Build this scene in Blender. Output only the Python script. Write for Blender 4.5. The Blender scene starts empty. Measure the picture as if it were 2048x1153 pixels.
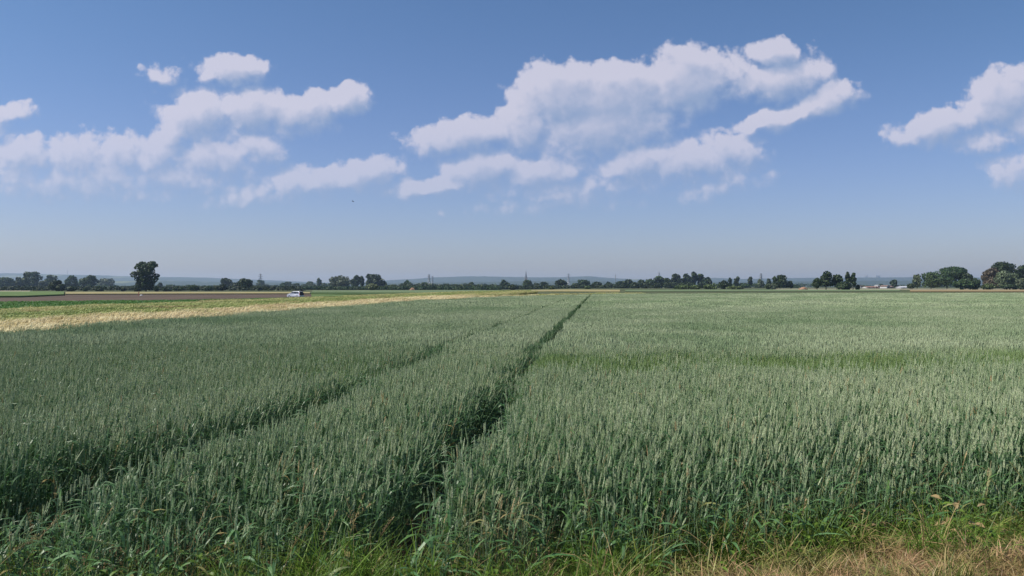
import bpy, bmesh, math, random
import numpy as np
from mathutils import Vector, Matrix, Euler

S = bpy.context.scene
COL = S.collection
R = math.radians

# ------------------------------------------------------------------ camera
F = 1547.0                       # focal length in photograph pixels (2048 wide)
HZ = 573.0                       # row of the horizon
CAMZ = 1.95
cam_d = bpy.data.cameras.new('camera')
cam_d.sensor_width = 36.0
cam_d.lens = 36.0 * F / 2048.0
cam_d.clip_start = 0.05
cam_d.clip_end = 60000.0
cam = bpy.data.objects.new('camera', cam_d)
COL.objects.link(cam)
cam.location = (0, 0, CAMZ)
cam.rotation_euler = (R(90) - math.atan(3.5 / F), 0, 0)
S.camera = cam

# ------------------------------------------------------------------ light
SUN_AZ = R(-99)                  # left of the view, a little in front
SUN_EL = R(52)
sun_dir = Vector((math.sin(SUN_AZ) * math.cos(SUN_EL), math.cos(SUN_AZ) * math.cos(SUN_EL), math.sin(SUN_EL)))
sl = bpy.data.lights.new('sun', 'SUN')
sl.energy = 5.0
sl.angle = R(0.55)
sl.color = (1.0, 0.945, 0.85)
so = bpy.data.objects.new('sun', sl)
COL.objects.link(so)
so.rotation_euler = sun_dir.to_track_quat('Z', 'Y').to_euler()

S.view_settings.view_transform = 'Standard'
S.view_settings.look = 'None'
S.view_settings.gamma = 1.0
S.view_settings.exposure = 0.15
S.render.engine = 'CYCLES'
S.cycles.max_bounces = 6
S.cycles.diffuse_bounces = 3
S.cycles.glossy_bounces = 2
S.cycles.transmission_bounces = 3
S.cycles.transparent_max_bounces = 8
S.cycles.volume_bounces = 0
S.cycles.use_denoising = True
S.cycles.denoiser = 'OPENIMAGEDENOISE'
S.cycles.denoising_input_passes = 'RGB_ALBEDO_NORMAL'
S.cycles.denoising_prefilter = 'ACCURATE'
S.cycles.sample_clamp_indirect = 6.0


def srgb(r, g, b):
    f = lambda c: (c / 255 / 12.92) if c / 255 <= 0.04045 else ((c / 255 + 0.055) / 1.055) ** 2.4
    return (f(r), f(g), f(b), 1)


class NT:
    """small helper for wiring node trees"""
    def __init__(s, tree):
        s.t = tree
        s.n = tree.nodes
        s.l = tree.links

    def node(s, typ, **kw):
        n = s.n.new(typ)
        for k, v in kw.items():
            setattr(n, k, v)
        return n

    def put(s, sock, v):
        if isinstance(v, bpy.types.NodeSocket):
            s.l.new(v, sock)
        elif v is not None:
            sock.default_value = v

    def m(s, op, a=None, b=None, c=None, clamp=False):
        n = s.node('ShaderNodeMath', operation=op)
        n.use_clamp = clamp
        for i, v in enumerate((a, b, c)):
            if v is not None:
                s.put(n.inputs[i], v)
        return n.outputs[0]

    def vm(s, op, a=None, b=None, scale=None):
        n = s.node('ShaderNodeVectorMath', operation=op)
        if a is not None: s.put(n.inputs[0], a)
        if b is not None: s.put(n.inputs[1], b)
        if scale is not None: s.put(n.inputs['Scale'], scale)
        return n.outputs['Value'] if op in ('DOT_PRODUCT', 'LENGTH', 'DISTANCE') else n.outputs[0]

    def mix(s, fac, a, b, blend='MIX'):
        n = s.node('ShaderNodeMix', data_type='RGBA', blend_type=blend)
        s.put(n.inputs['Factor'], fac)
        s.put(n.inputs['A'], a)
        s.put(n.inputs['B'], b)
        return n.outputs['Result']

    def noise(s, vec, scale, detail=2.0, rough=0.5, dist=0.0, lac=2.0):
        n = s.node('ShaderNodeTexNoise')
        s.put(n.inputs['Vector'], vec)
        s.put(n.inputs['Scale'], scale)
        n.inputs['Detail'].default_value = detail
        n.inputs['Roughness'].default_value = rough
        n.inputs['Distortion'].default_value = dist
        n.inputs['Lacunarity'].default_value = lac
        return n.outputs['Fac']

    def ramp(s, v, lo, hi, a=0.0, b=1.0, smooth=True):
        n = s.node('ShaderNodeMapRange')
        n.interpolation_type = 'SMOOTHSTEP' if smooth else 'LINEAR'
        s.put(n.inputs['Value'], v)
        for k, x in zip(('From Min', 'From Max', 'To Min', 'To Max'), (lo, hi, a, b)):
            s.put(n.inputs[k], x)
        return n.outputs[0]


# ------------------------------------------------------------------ sky with cumulus
world = bpy.data.worlds.new('World')
S.world = world
world.use_nodes = True
w = NT(world.node_tree)
for n in list(w.n): w.n.remove(n)
SKY_STRENGTH = 0.089
sky = w.node('ShaderNodeTexSky', sky_type='NISHITA')
sky.sun_disc = False
sky.sun_elevation = SUN_EL
sky.sun_rotation = SUN_AZ
sky.altitude = 50
sky.air_density = 1.0
sky.dust_density = 0.8
sky.ozone_density = 3.0
# ellipses of cloud cover: direction space, given in hundredths of photograph pixels
# (x, y, rx, ry, tilt deg, strength)
CLOUDS = [
    (1120, 195, 95, 62, 0, 1.0), (1240, 190, 130, 60, -4, 1.0), (1375, 160, 85, 62, -6, 1.0), (1210, 250, 150, 55, -10, .9),
    (1050, 250, 60, 50, -30, .8), (925, 272, 105, 34, -6, .85), (1135, 292, 80, 40, 0, .55), (1465, 140, 45, 34, 0, .7),
    (1552, 108, 50, 28, 0, .9), (1630, 103, 18, 9, 0, .12), (1560, 160, 100, 36, -8, .85), (1640, 140, 20, 22, 0, .3),
    (1655, 200, 62, 32, -18, .85), (1560, 235, 90, 22, -16, .75), (1465, 258, 55, 10, -5, .35), (1280, 270, 32, 14, -15, .45),
    (960, 338, 75, 38, -8, .8), (870, 372, 95, 20, -6, .65), (1090, 345, 90, 30, -5, .7), (1020, 380, 150, 20, 0, .35),
    (1265, 328, 70, 32, -10, .8), (1380, 322, 88, 36, -5, .8), (1465, 300, 65, 34, 8, .7), (1440, 362, 95, 28, -10, .35),
    (1140, 400, 140, 18, -3, .3),
    (465, 140, 70, 28, -2, .8), (325, 146, 44, 18, 10, .5), (362, 118, 8, 7, 0, .08), (22, 226, 50, 18, -14, .55), (0, 262, 24, 20, 0, .35),
    (405, 228, 80, 42, -8, .85), (500, 216, 85, 38, 0, .85), (600, 222, 80, 34, -10, .8), (695, 198, 46, 32, -14, .85),
    (345, 268, 46, 36, -30, .8), (430, 266, 95, 34, 0, .5), (560, 250, 90, 26, 0, .45),
    (50, 312, 80, 44, 0, .62), (150, 312, 90, 42, -4, .6), (240, 308, 60, 40, 0, .6), (320, 310, 70, 38, -14, .68), (430, 315, 110, 38, 0, .66),
    (510, 298, 60, 34, 6, .68), (150, 350, 220, 40, 0, .55), (350, 350, 180, 36, 0, .5), (230, 378, 260, 26, 0, .32), (720, 352, 84, 32, -12, .7), (620, 362, 105, 30, -8, .58),
    (490, 392, 90, 22, -10, .42), (560, 385, 120, 22, 0, .4), (890, 425, 20, 9, -10, .1), (795, 270, 10, 8, 0, .08), (290, 198, 12, 6, 0, .03),
    (2010, 195, 95, 55, -22, .88), (1890, 250, 105, 30, -14, .8), (2100, 230, 110, 60, 0, .8), (2040, 335, 70, 38, -12, .5), (1980, 275, 90, 26, -6, .5),
    (1690, 160, 7, 5, 0, .08), (2300, 180, 120, 50, 0, .7), (2500, 260, 150, 50, 0, .6), (-200, 250, 150, 50, 0, .7),
    (1140, 375, 190, 26, -3, .45), (1060, 410, 110, 16, -4, .3), (1330, 345, 150, 28, -4, .42), (1420, 385, 70, 16, -14, .3),
]


def cloud_group():
    g = bpy.data.node_groups.new('cloud_cover', 'ShaderNodeTree')
    g.interface.new_socket('P', in_out='INPUT', socket_type='NodeSocketVector')
    g.interface.new_socket('Detail', in_out='INPUT', socket_type='NodeSocketFloat')
    g.interface.new_socket('Cover', in_out='OUTPUT', socket_type='NodeSocketFloat')
    g.interface.new_socket('Envelope', in_out='OUTPUT', socket_type='NodeSocketFloat')
    t = NT(g)
    gi = t.node('NodeGroupInput'); go = t.node('NodeGroupOutput')
    P0 = gi.outputs[0]
    nw = t.node('ShaderNodeTexNoise', noise_dimensions='2D')
    t.put(nw.inputs['Vector'], P0); nw.inputs['Scale'].default_value = 2.1; nw.inputs['Detail'].default_value = 3.0
    P = t.vm('ADD', P0, t.vm('SCALE', t.vm('SUBTRACT', nw.outputs['Color'], (.5, .5, 0)), scale=0.34))
    acc = None
    for (x, y, rx, ry, a, s) in CLOUDS:
        mp = t.node('ShaderNodeMapping', vector_type='TEXTURE')
        if acc is None:
            t.put(mp.inputs['Vector'], P)
        else:                    # keeps the evaluation in sequence
            q = t.node('ShaderNodeVectorMath', operation='MULTIPLY_ADD')
            t.put(q.inputs[0], acc); q.inputs[1].default_value = (1e-6, 1e-6, 1e-6); t.put(q.inputs[2], P)
            t.put(mp.inputs['Vector'], q.outputs[0])
        mp.inputs['Location'].default_value = (x / 100, y / 100, 0)
        mp.inputs['Rotation'].default_value = (0, 0, R(a))
        mp.inputs['Scale'].default_value = (rx / 100, ry / 100, 1)
        mp.inputs['Scale'].default_value = (rx * 1.03 / 100, ry * 1.05 / 100, 1)
        d = t.vm('DOT_PRODUCT', mp.outputs[0], mp.outputs[0])
        v = t.m('MULTIPLY_ADD', d, -0.62 * s, s)
        if acc is None:
            acc = v
        else:
            n = t.node('ShaderNodeMath', operation='SMOOTH_MAX')
            t.put(n.inputs[0], acc); t.put(n.inputs[1], v); n.inputs[2].default_value = 0.12
            acc = n.outputs[0]
    env = t.m('MAXIMUM', acc, -1.0)
    n1 = t.node('ShaderNodeTexNoise', noise_dimensions='2D')
    t.put(n1.inputs['Vector'], P0); n1.inputs['Scale'].default_value = 1.9
    t.put(n1.inputs['Detail'], gi.outputs[1]); n1.inputs['Roughness'].default_value = 0.62
    vo = t.node('ShaderNodeTexVoronoi', feature='SMOOTH_F1', voronoi_dimensions='2D')
    wp = t.vm('ADD', P0, t.vm('SCALE', n1.outputs['Color'], scale=0.22))
    t.put(vo.inputs['Vector'], wp)
    vo.inputs['Scale'].default_value = 3.6
    vo.inputs['Detail'].default_value = 1.0
    vo.inputs['Roughness'].default_value = 0.5
    vo.inputs['Smoothness'].default_value = 0.35
    puff = t.m('SUBTRACT', 0.45, vo.outputs['Distance'])
    c = t.m('ADD', env, t.m('MULTIPLY_ADD', n1.outputs['Fac'], 1.05, -0.525))
    c = t.m('MULTIPLY_ADD', puff, 0.30, c)
    t.put(go.inputs[0], c)
    t.put(go.inputs[1], env)
    return g


cg = cloud_group()
tc = w.node('ShaderNodeTexCoord')
sep = w.node('ShaderNodeSeparateXYZ'); w.put(sep.inputs[0], tc.outputs['Generated'])
ay = w.m('MAXIMUM', w.m('ABSOLUTE', sep.outputs[1]), 0.05)
px_ = w.m('MULTIPLY_ADD', w.m('DIVIDE', sep.outputs[0], ay), F / 100, 10.24)
py_ = w.m('MULTIPLY_ADD', w.m('DIVIDE', sep.outputs[2], ay), -F / 100, HZ / 100)
cmb = w.node('ShaderNodeCombineXYZ'); w.put(cmb.inputs[0], px_); w.put(cmb.inputs[1], py_)
P = cmb.outputs[0]
def grp(vec, det):
    n = w.node('ShaderNodeGroup'); n.node_tree = cg
    w.put(n.inputs[0], vec); n.inputs[1].default_value = det
    return n.outputs
c0, e0 = grp(P, 9.0)[:2]
c1, e1 = grp(w.vm('ADD', w.vm('ADD', P, w.vm('SCALE', c0, scale=1e-6)), (-0.15, -0.24, 0)), 6.0)[:2]
alpha = w.ramp(c0, w.ramp(w.m('SUBTRACT', e0, e1), -0.3, 0.3, -0.20, 0.0), w.ramp(w.m('SUBTRACT', e0, e1), -0.3, 0.3, 0.74, 0.36))
light = w.ramp(w.m('SUBTRACT', c0, c1), -0.34, 0.40)
body = w.ramp(e1, 0.25, 1.0)
big = w.ramp(w.m('SUBTRACT', e0, e1), -0.36, 0.22)
light = w.m('MULTIPLY_ADD', light, 0.46, w.m('MULTIPLY', big, 0.54))
lit = w.m('MULTIPLY', light, w.m('MULTIPLY_ADD', body, -0.50, 1.0))
# sunlit and shaded cloud sides are painted by colour; stretch that mix
lit = w.m('MULTIPLY_ADD', lit, 1.12, 0.02, clamp=True)
K = 1.0 / SKY_STRENGTH
def kcol(r, g, b):
    c = srgb(r, g, b); return (c[0] * K, c[1] * K, c[2] * K, 1)
ccol = w.mix(lit, kcol(144, 162, 194), kcol(209, 206, 220))
# cloud thins into the haze near the horizon
low = w.ramp(py_, 2.2, 4.4, 1.0, 0.58, smooth=False)
alpha = w.m('MULTIPLY', w.m('MULTIPLY', alpha, low), 0.80)
hsv = w.node('ShaderNodeHueSaturation')
hsv.inputs['Saturation'].default_value = 1.04
hsv.inputs['Value'].default_value = 0.85
w.put(hsv.inputs['Color'], sky.outputs[0])
white_bal = w.mix(w.ramp(py_, -0.5, 4.0), (0.92, 1.08, 1.28, 1), (1.10, 1.09, 1.38, 1))
skyc = w.mix(1.0, hsv.outputs[0], white_bal, 'MULTIPLY')
final = w.mix(alpha, skyc, ccol)
bg = w.node('ShaderNodeBackground')
w.put(bg.inputs['Color'], final)
bg.inputs['Strength'].default_value = SKY_STRENGTH
wo = w.node('ShaderNodeOutputWorld')
w.put(wo.inputs['Surface'], bg.outputs[0])
world.cycles.sampling_method = 'MANUAL'
world.cycles.sample_map_resolution = 512

# ------------------------------------------------------------------ placing helpers
rng = np.random.default_rng(7)
random.seed(7)
TA = math.atan(0.113)                                 # heading of the wheel tracks
TD = np.array([math.sin(TA), math.cos(TA)])           # along
TN = np.array([-math.cos(TA), math.sin(TA)])          # to the left
T0 = np.array([-1.1, 0.0])


def st(X, Y):
    """along-track and left-of-track coordinates"""
    dx, dy = X - T0[0], Y - T0[1]
    return dx * TD[0] + dy * TD[1], dx * TN[0] + dy * TN[1]


def xy(s, t):
    return T0[0] + s * TD[0] + t * TN[0], T0[1] + s * TD[1] + t * TN[1]


DROP0, DROP1, DROP = 18.0, 70.0, 1.0


def terr(X, Y):
    t = st(X, Y)[1]
    return -DROP * np.clip((t - DROP0) / (DROP1 - DROP0), 0, 1)


def gp(x, y, h=0.0):
    """ground (or crop top) point seen at a photograph pixel"""
    d = 100.0
    for _ in range(40):
        z = float(terr((x - 1024) / F * d, d)) + h
        d = 0.5 * d + 0.5 * (CAMZ - z) * F / max(y - HZ, 0.5)
    return (x - 1024) / F * d, d


def smooth(x, a, b):
    k = np.clip((x - a) / (b - a), 0, 1)
    return k * k * (3 - 2 * k)


def edge_y(X):
    """front edge of the wheat"""
    return 4.48 + 1.22 * smooth(X, -1.1, 3.3) + 0.09 * np.sin(X * 2.3 + 1) + 0.06 * np.sin(X * 6.1)


def tag(o, label=None, cat=None, group=None, kind=None):
    if label: o['label'] = label
    if cat: o['category'] = cat
    if group: o['group'] = group
    if kind: o['kind'] = kind
    return o


def link(name, me, parent=None, loc=None, link_=True):
    o = bpy.data.objects.new(name, me)
    if link_: COL.objects.link(o)
    if parent: o.parent = parent
    if loc is not None: o.location = loc
    return o


class MB:
    """collects verts / faces with material slots"""
    def __init__(s):
        s.v = []; s.f = []; s.mi = []; s.n = 0

    def add(s, verts, faces, mi=0):
        s.v.extend([tuple(p) for p in verts])
        s.f.extend([tuple(i + s.n for i in f) for f in faces])
        s.mi.extend([mi] * len(faces))
        s.n += len(verts)

    def box(s, c, d, mi=0, rz=0.0):
        ca, sa = math.cos(rz), math.sin(rz)
        vs = []
        for dz in (-.5, .5):
            for dx, dy in ((-.5, -.5), (.5, -.5), (.5, .5), (-.5, .5)):
                x, y = dx * d[0], dy * d[1]
                vs.append((c[0] + x * ca - y * sa, c[1] + x * sa + y * ca, c[2] + dz * d[2]))
        s.add(vs, [(0, 3, 2, 1), (4, 5, 6, 7), (0, 1, 5, 4), (1, 2, 6, 5), (2, 3, 7, 6), (3, 0, 4, 7)], mi)

    def tube(s, pts, rad, sides=5, mi=0):
        pts = [Vector(p) for p in pts]
        rings = []
        for i, p in enumerate(pts):
            d = (pts[min(i + 1, len(pts) - 1)] - pts[max(i - 1, 0)]).normalized()
            a = d.orthogonal().normalized() if abs(d.z) < .95 else Vector((1, 0, 0))
            a = (a - d * a.dot(d)).normalized()
            b = d.cross(a)
            r = rad[i] if hasattr(rad, '__len__') else rad
            rings.append([p + a * (r * math.cos(6.2832 * k / sides)) + b * (r * math.sin(6.2832 * k / sides)) for k in range(sides)])
        vs = [q for rg in rings for q in rg]
        fs = []
        for i in range(len(pts) - 1):
            for k in range(sides):
                a0 = i * sides + k; a1 = i * sides + (k + 1) % sides
                fs.append((a0, a1, a1 + sides, a0 + sides))
        fs.append(tuple(range(sides))[::-1])
        fs.append(tuple((len(pts) - 1) * sides + k for k in range(sides)))
        s.add(vs, fs, mi)

    def mesh(s, name, mats, smooth=False):
        me = bpy.data.meshes.new(name)
        me.from_pydata(s.v, [], s.f)
        for m_ in mats: me.materials.append(m_)
        if len(mats) > 1: me.polygons.foreach_set('material_index', s.mi)
        if smooth: me.polygons.foreach_set('use_smooth', [True] * len(me.polygons))
        me.update()
        return me


# ------------------------------------------------------------------ materials
def new_mat(name):
    m_ = bpy.data.materials.new(name)
    m_.use_nodes = True
    t = NT(m_.node_tree)
    for n in list(t.n): t.n.remove(n)
    out = t.node('ShaderNodeOutputMaterial')
    return m_, t, out


def mat_simple(name, col, rough=0.6, metal=0.0, var=0.12, scale=3.0, bump=0.0, spec=0.5):
    m_, t, out = new_mat(name)
    b = t.node('ShaderNodeBsdfPrincipled')
    tc = t.node('ShaderNodeTexCoord')
    nz = t.noise(tc.outputs['Object'], scale, 4, 0.6)
    f = t.ramp(nz, 0.25, 0.75, 1 - var, 1 + var, smooth=False)
    c = t.mix(1.0, (col[0], col[1], col[2], 1), f, 'MULTIPLY')
    t.put(b.inputs['Base Color'], c)
    b.inputs['Roughness'].default_value = rough
    b.inputs['Metallic'].default_value = metal
    b.inputs['Specular IOR Level'].default_value = spec
    t.put(out.inputs['Surface'], b.outputs[0])
    return m_


def mat_leafy(name, c1, c2, trans=0.25, rough=0.55, attr=True, yellow=None, dry=None, obj_rand=False, nscale=1.5, spec=0.3):
    """leaf-like material; instancer attribute tint = (band, random, dry)"""
    m_, t, out = new_mat(name)
    geo = t.node('ShaderNodeNewGeometry')
    nz = t.noise(geo.outputs['Position'], nscale, 3, 0.6)
    if attr:
        at = t.node('ShaderNodeAttribute', attribute_type='INSTANCER', attribute_name='tint')
        sp = t.node('ShaderNodeSeparateXYZ'); t.put(sp.inputs[0], at.outputs['Vector'])
        fac = t.m('ADD', t.m('MULTIPLY', nz, 0.7), t.m('MULTIPLY', sp.outputs[1], 0.5))
        fac = t.ramp(fac, 0.3, 0.9)
    else:
        fac = t.ramp(nz, 0.35, 0.65)
    col = t.mix(fac, (*c1, 1), (*c2, 1))
    if attr and yellow: col = t.mix(sp.outputs[0], col, (*yellow, 1))
    if attr and dry: col = t.mix(sp.outputs[2], col, (*dry, 1))
    ri = t.node('ShaderNodeNewGeometry')
    isl = t.ramp(ri.outputs['Random Per Island'], 0, 1, 0.6, 1.38, smooth=False)
    col = t.mix(1.0, col, isl, 'MULTIPLY')
    if obj_rand:
        oi = t.node('ShaderNodeObjectInfo')
        h = t.node('ShaderNodeHueSaturation')
        t.put(h.inputs['Hue'], t.ramp(oi.outputs['Random'], 0, 1, 0.485, 0.515, smooth=False))
        t.put(h.inputs['Value'], t.ramp(oi.outputs['Random'], 0, 1, 0.8, 1.15, smooth=False))
        t.put(h.inputs['Color'], col)
        col = h.outputs[0]
    b = t.node('ShaderNodeBsdfPrincipled')
    t.put(b.inputs['Base Color'], col)
    b.inputs['Roughness'].default_value = rough
    b.inputs['Specular IOR Level'].default_value = spec
    if trans > 0:
        tr = t.node('ShaderNodeBsdfTranslucent'); t.put(tr.inputs['Color'], col)
        mx = t.node('ShaderNodeMixShader'); mx.inputs[0].default_value = trans
        t.put(mx.inputs[1], b.outputs[0]); t.put(mx.inputs[2], tr.outputs[0])
        t.put(out.inputs['Surface'], mx.outputs[0])
    else:
        t.put(out.inputs['Surface'], b.outputs[0])
    return m_


M_EAR = mat_leafy('wheat_ear', (.255, .345, .178), (.465, .515, .318), .12, .55, yellow=(.22, .31, .115), dry=(.50, .38, .20), nscale=.35, spec=.15)
M_STEM = mat_leafy('wheat_stem', (.135, .235, .125), (.26, .35, .20), .0, .5, yellow=(.19, .28, .09), dry=(.42, .30, .14), nscale=.35)
M_LEAF = mat_leafy('wheat_leaf', (.056, .140, .042), (.115, .212, .088), .30, .42, yellow=(.10, .19, .045), dry=(.34, .26, .11), nscale=.6, spec=.35)
M_GRASS = mat_leafy('grass_blade', (.065, .15, .016), (.14, .245, .032), .34, .45, yellow=(.17, .23, .04), dry=(.42, .27, .145), nscale=1.4)
M_BARLEY = mat_leafy('barley_awn', (.73, .64, .37), (.83, .75, .47), .2, .6, yellow=(.30, .36, .09), dry=(.50, .35, .18), nscale=.3)
M_BARLEYG = mat_leafy('green_barley', (.21, .29, .08), (.42, .44, .17), .2, .6, yellow=(.55, .50, .24), dry=(.46, .35, .18), nscale=.12)
M_CROP = mat_leafy('row_crop_leaf', (.055, .15, .022), (.10, .21, .04), .3, .5, yellow=(.2, .25, .05), dry=(.3, .2, .1), nscale=.3)


def mat_ground(name, a, b_, sc=0.5, c=None, bump=0.3, stretch=None, rough=0.95):
    m_, t, out = new_mat(name)
    geo = t.node('ShaderNodeNewGeometry')
    v = geo.outputs['Position']
    if stretch:
        mp = t.node('ShaderNodeMapping'); t.put(mp.inputs['Vector'], v)
        mp.inputs['Rotation'].default_value = (0, 0, stretch[0]); mp.inputs['Scale'].default_value = (stretch[1], stretch[2], 1)
        v = mp.outputs[0]
    n1 = t.noise(v, sc, 6, 0.65)
    n2 = t.noise(geo.outputs['Position'], sc * 14, 5, 0.7)
    col = t.mix(t.ramp(n1, .35, .65), (*a, 1), (*b_, 1))
    if c: col = t.mix(t.ramp(n2, .5, .72), col, (*c, 1))
    bs = t.node('ShaderNodeBsdfPrincipled')
    t.put(bs.inputs['Base Color'], col)
    bs.inputs['Roughness'].default_value = rough
    bs.inputs['Specular IOR Level'].default_value = .15
    bp = t.node('ShaderNodeBump'); bp.inputs['Strength'].default_value = bump; bp.inputs['Distance'].default_value = .05
    t.put(bp.inputs['Height'], n2); t.put(bs.inputs['Normal'], bp.outputs[0])
    t.put(out.inputs['Surface'], bs.outputs[0])
    return m_


# ------------------------------------------------------------------ ground
def drape(name, poly, dz, mat, h=0.0, kind='structure'):
    """polygon laid on the terrain; h > 0 gives it crop height with walls"""
    bm = bmesh.new()
    vs = [bm.verts.new((x, y, 0)) for x, y in poly]
    f = bm.faces.new(vs)
    if f.normal.z < 0: f.normal_flip()
    for tt in (DROP0, DROP1):
        x0, y0 = xy(0, tt)
        bmesh.ops.bisect_plane(bm, geom=bm.verts[:] + bm.edges[:] + bm.faces[:], plane_co=(x0, y0, 0), plane_no=(TN[0], TN[1], 0))
    if h > 0:
        r = bmesh.ops.extrude_face_region(bm, geom=bm.faces[:])
        top = {v for v in r['geom'] if isinstance(v, bmesh.types.BMVert)}
        for v in top: v.co.z = h
    for v in bm.verts:
        v.co.z += float(terr(v.co.x, v.co.y)) + dz
    bmesh.ops.recalc_face_normals(bm, faces=bm.faces[:])
    if h == 0:
        for f in bm.faces:
            if f.normal.z < 0: f.normal_flip()
    me = bpy.data.meshes.new(name); bm.to_mesh(me); bm.free()
    me.materials.append(mat)
    o = link(name, me)
    tag(o, kind=kind)
    return o


M_SOIL = mat_ground('field_ground', (.055, .075, .03), (.09, .10, .045), .02, (.07, .06, .03))
GR = 13000.0
drape('ground', [(GR * math.cos(a * math.tau / 96), GR * math.sin(a * math.tau / 96)) for a in range(96)], 0.0, M_SOIL)

M_EARTH = mat_ground('dark_soil', (.050, .038, .024), (.085, .065, .04), 1.2, (.12, .09, .055))
# ground in the wheat and the raised verge
def sheet(name, x0, x1, y0, y1, nx, ny, zf, mat):
    xs = np.linspace(x0, x1, nx); ys = np.linspace(y0, y1, ny)
    XX, YY = np.meshgrid(xs, ys)
    ZZ = zf(XX, YY)
    v = np.stack([XX.ravel(), YY.ravel(), ZZ.ravel()], 1)
    f = []
    for j in range(ny - 1):
        for i in range(nx - 1):
            a = j * nx + i
            f.append((a, a + 1, a + nx + 1, a + nx))
    me = bpy.data.meshes.new(name); me.from_pydata(v.tolist(), [], f); me.materials.append(mat)
    me.polygons.foreach_set('use_smooth', [True] * len(f)); me.update()
    return tag(link(name, me), kind='structure')


def vergez(X, Y):
    e = edge_y(X) - Y
    return .26 * smooth(e, -.1, 1.3) + .012 * np.sin(X * 7.3 + Y * 3) * np.cos(Y * 9.1 - X * 2) + 0.015


M_VERGE = mat_ground('verge_soil', (.13, .085, .052), (.22, .145, .09), 1.6, (.08, .07, .03), 1.0)
sheet('verge', -14, 14, -6, 6.6, 190, 120, vergez, M_VERGE)


# ------------------------------------------------------------------ scattering (geometry nodes) for the uncountable crops and grass
def scatter(name, pts, rot, scl, tint, protos, kind='stuff'):
    n = len(pts)
    me = bpy.data.meshes.new(name)
    me.vertices.add(n)
    me.vertices.foreach_set('co', np.asarray(pts, np.float32).ravel())
    for an, arr in (('rot', rot), ('scl', scl), ('tint', tint)):
        a = me.attributes.new(an, 'FLOAT_VECTOR', 'POINT')
        a.data.foreach_set('vector', np.asarray(arr, np.float32).ravel())
    a = me.attributes.new('pick', 'INT', 'POINT')
    a.data.foreach_set('value', rng.integers(0, len(protos), n).astype(np.int32))
    me.update()
    o = link(name, me)
    tag(o, kind=kind)
    g = bpy.data.node_groups.new(name + '_scatter', 'GeometryNodeTree')
    g.interface.new_socket('Geometry', in_out='INPUT', socket_type='NodeSocketGeometry')
    g.interface.new_socket('Geometry', in_out='OUTPUT', socket_type='NodeSocketGeometry')
    t = NT(g)
    gi = t.node('NodeGroupInput'); go = t.node('NodeGroupOutput')
    join = t.node('GeometryNodeJoinGeometry')
    for p in reversed(protos):
        oi = t.node('GeometryNodeObjectInfo'); oi.inputs['Object'].default_value = p
        gti = t.node('GeometryNodeGeometryToInstance')
        t.l.new(oi.outputs['Geometry'], gti.inputs[0])
        t.l.new(gti.outputs[0], join.inputs[0])
    iop = t.node('GeometryNodeInstanceOnPoints')
    iop.inputs['Pick Instance'].default_value = True
    t.l.new(gi.outputs[0], iop.inputs['Points'])
    t.l.new(join.outputs[0], iop.inputs['Instance'])
    def na(nm, typ):
        x = t.node('GeometryNodeInputNamedAttribute', data_type=typ); x.inputs['Name'].default_value = nm
        return x.outputs[0]
    t.l.new(na('pick', 'INT'), iop.inputs['Instance Index'])
    er = t.node('FunctionNodeEulerToRotation'); t.l.new(na('rot', 'FLOAT_VECTOR'), er.inputs[0])
    t.l.new(er.outputs[0], iop.inputs['Rotation'])
    t.l.new(na('scl', 'FLOAT_VECTOR'), iop.inputs['Scale'])
    t.l.new(iop.outputs[0], go.inputs[0])
    md = o.modifiers.new('scatter', 'NODES'); md.node_group = g
    return o


def ribbon(mb, base, az, length, width, rise, droop, seg=5, mi=0, twist=0.0, fold=0.0):
    """arching blade: starts at base, goes up at angle `rise`, droops"""
    az_d = np.array([math.cos(az), math.sin(az), 0]); side = np.array([-math.sin(az), math.cos(az), 0])
    p = np.array(base, float); ang = rise
    vs = []
    for k in range(seg + 1):
        u = k / seg
        wd = width * .5 * (min(1, .45 + u * 2.2)) * (1 - max(0, (u - .35) / .65) ** 1.6) + .0002
        sd = side * math.cos(twist * u) + np.array([0, 0, 1]) * math.sin(twist * u)
        vs += [p - sd * wd, p + sd * wd]
        st_ = length / seg
        p = p + (az_d * math.cos(ang) + np.array([0, 0, 1]) * math.sin(ang)) * st_
        ang -= droop / seg
    mb.add(vs, [(2 * k, 2 * k + 1, 2 * k + 3, 2 * k + 2) for k in range(seg)], mi)


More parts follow.
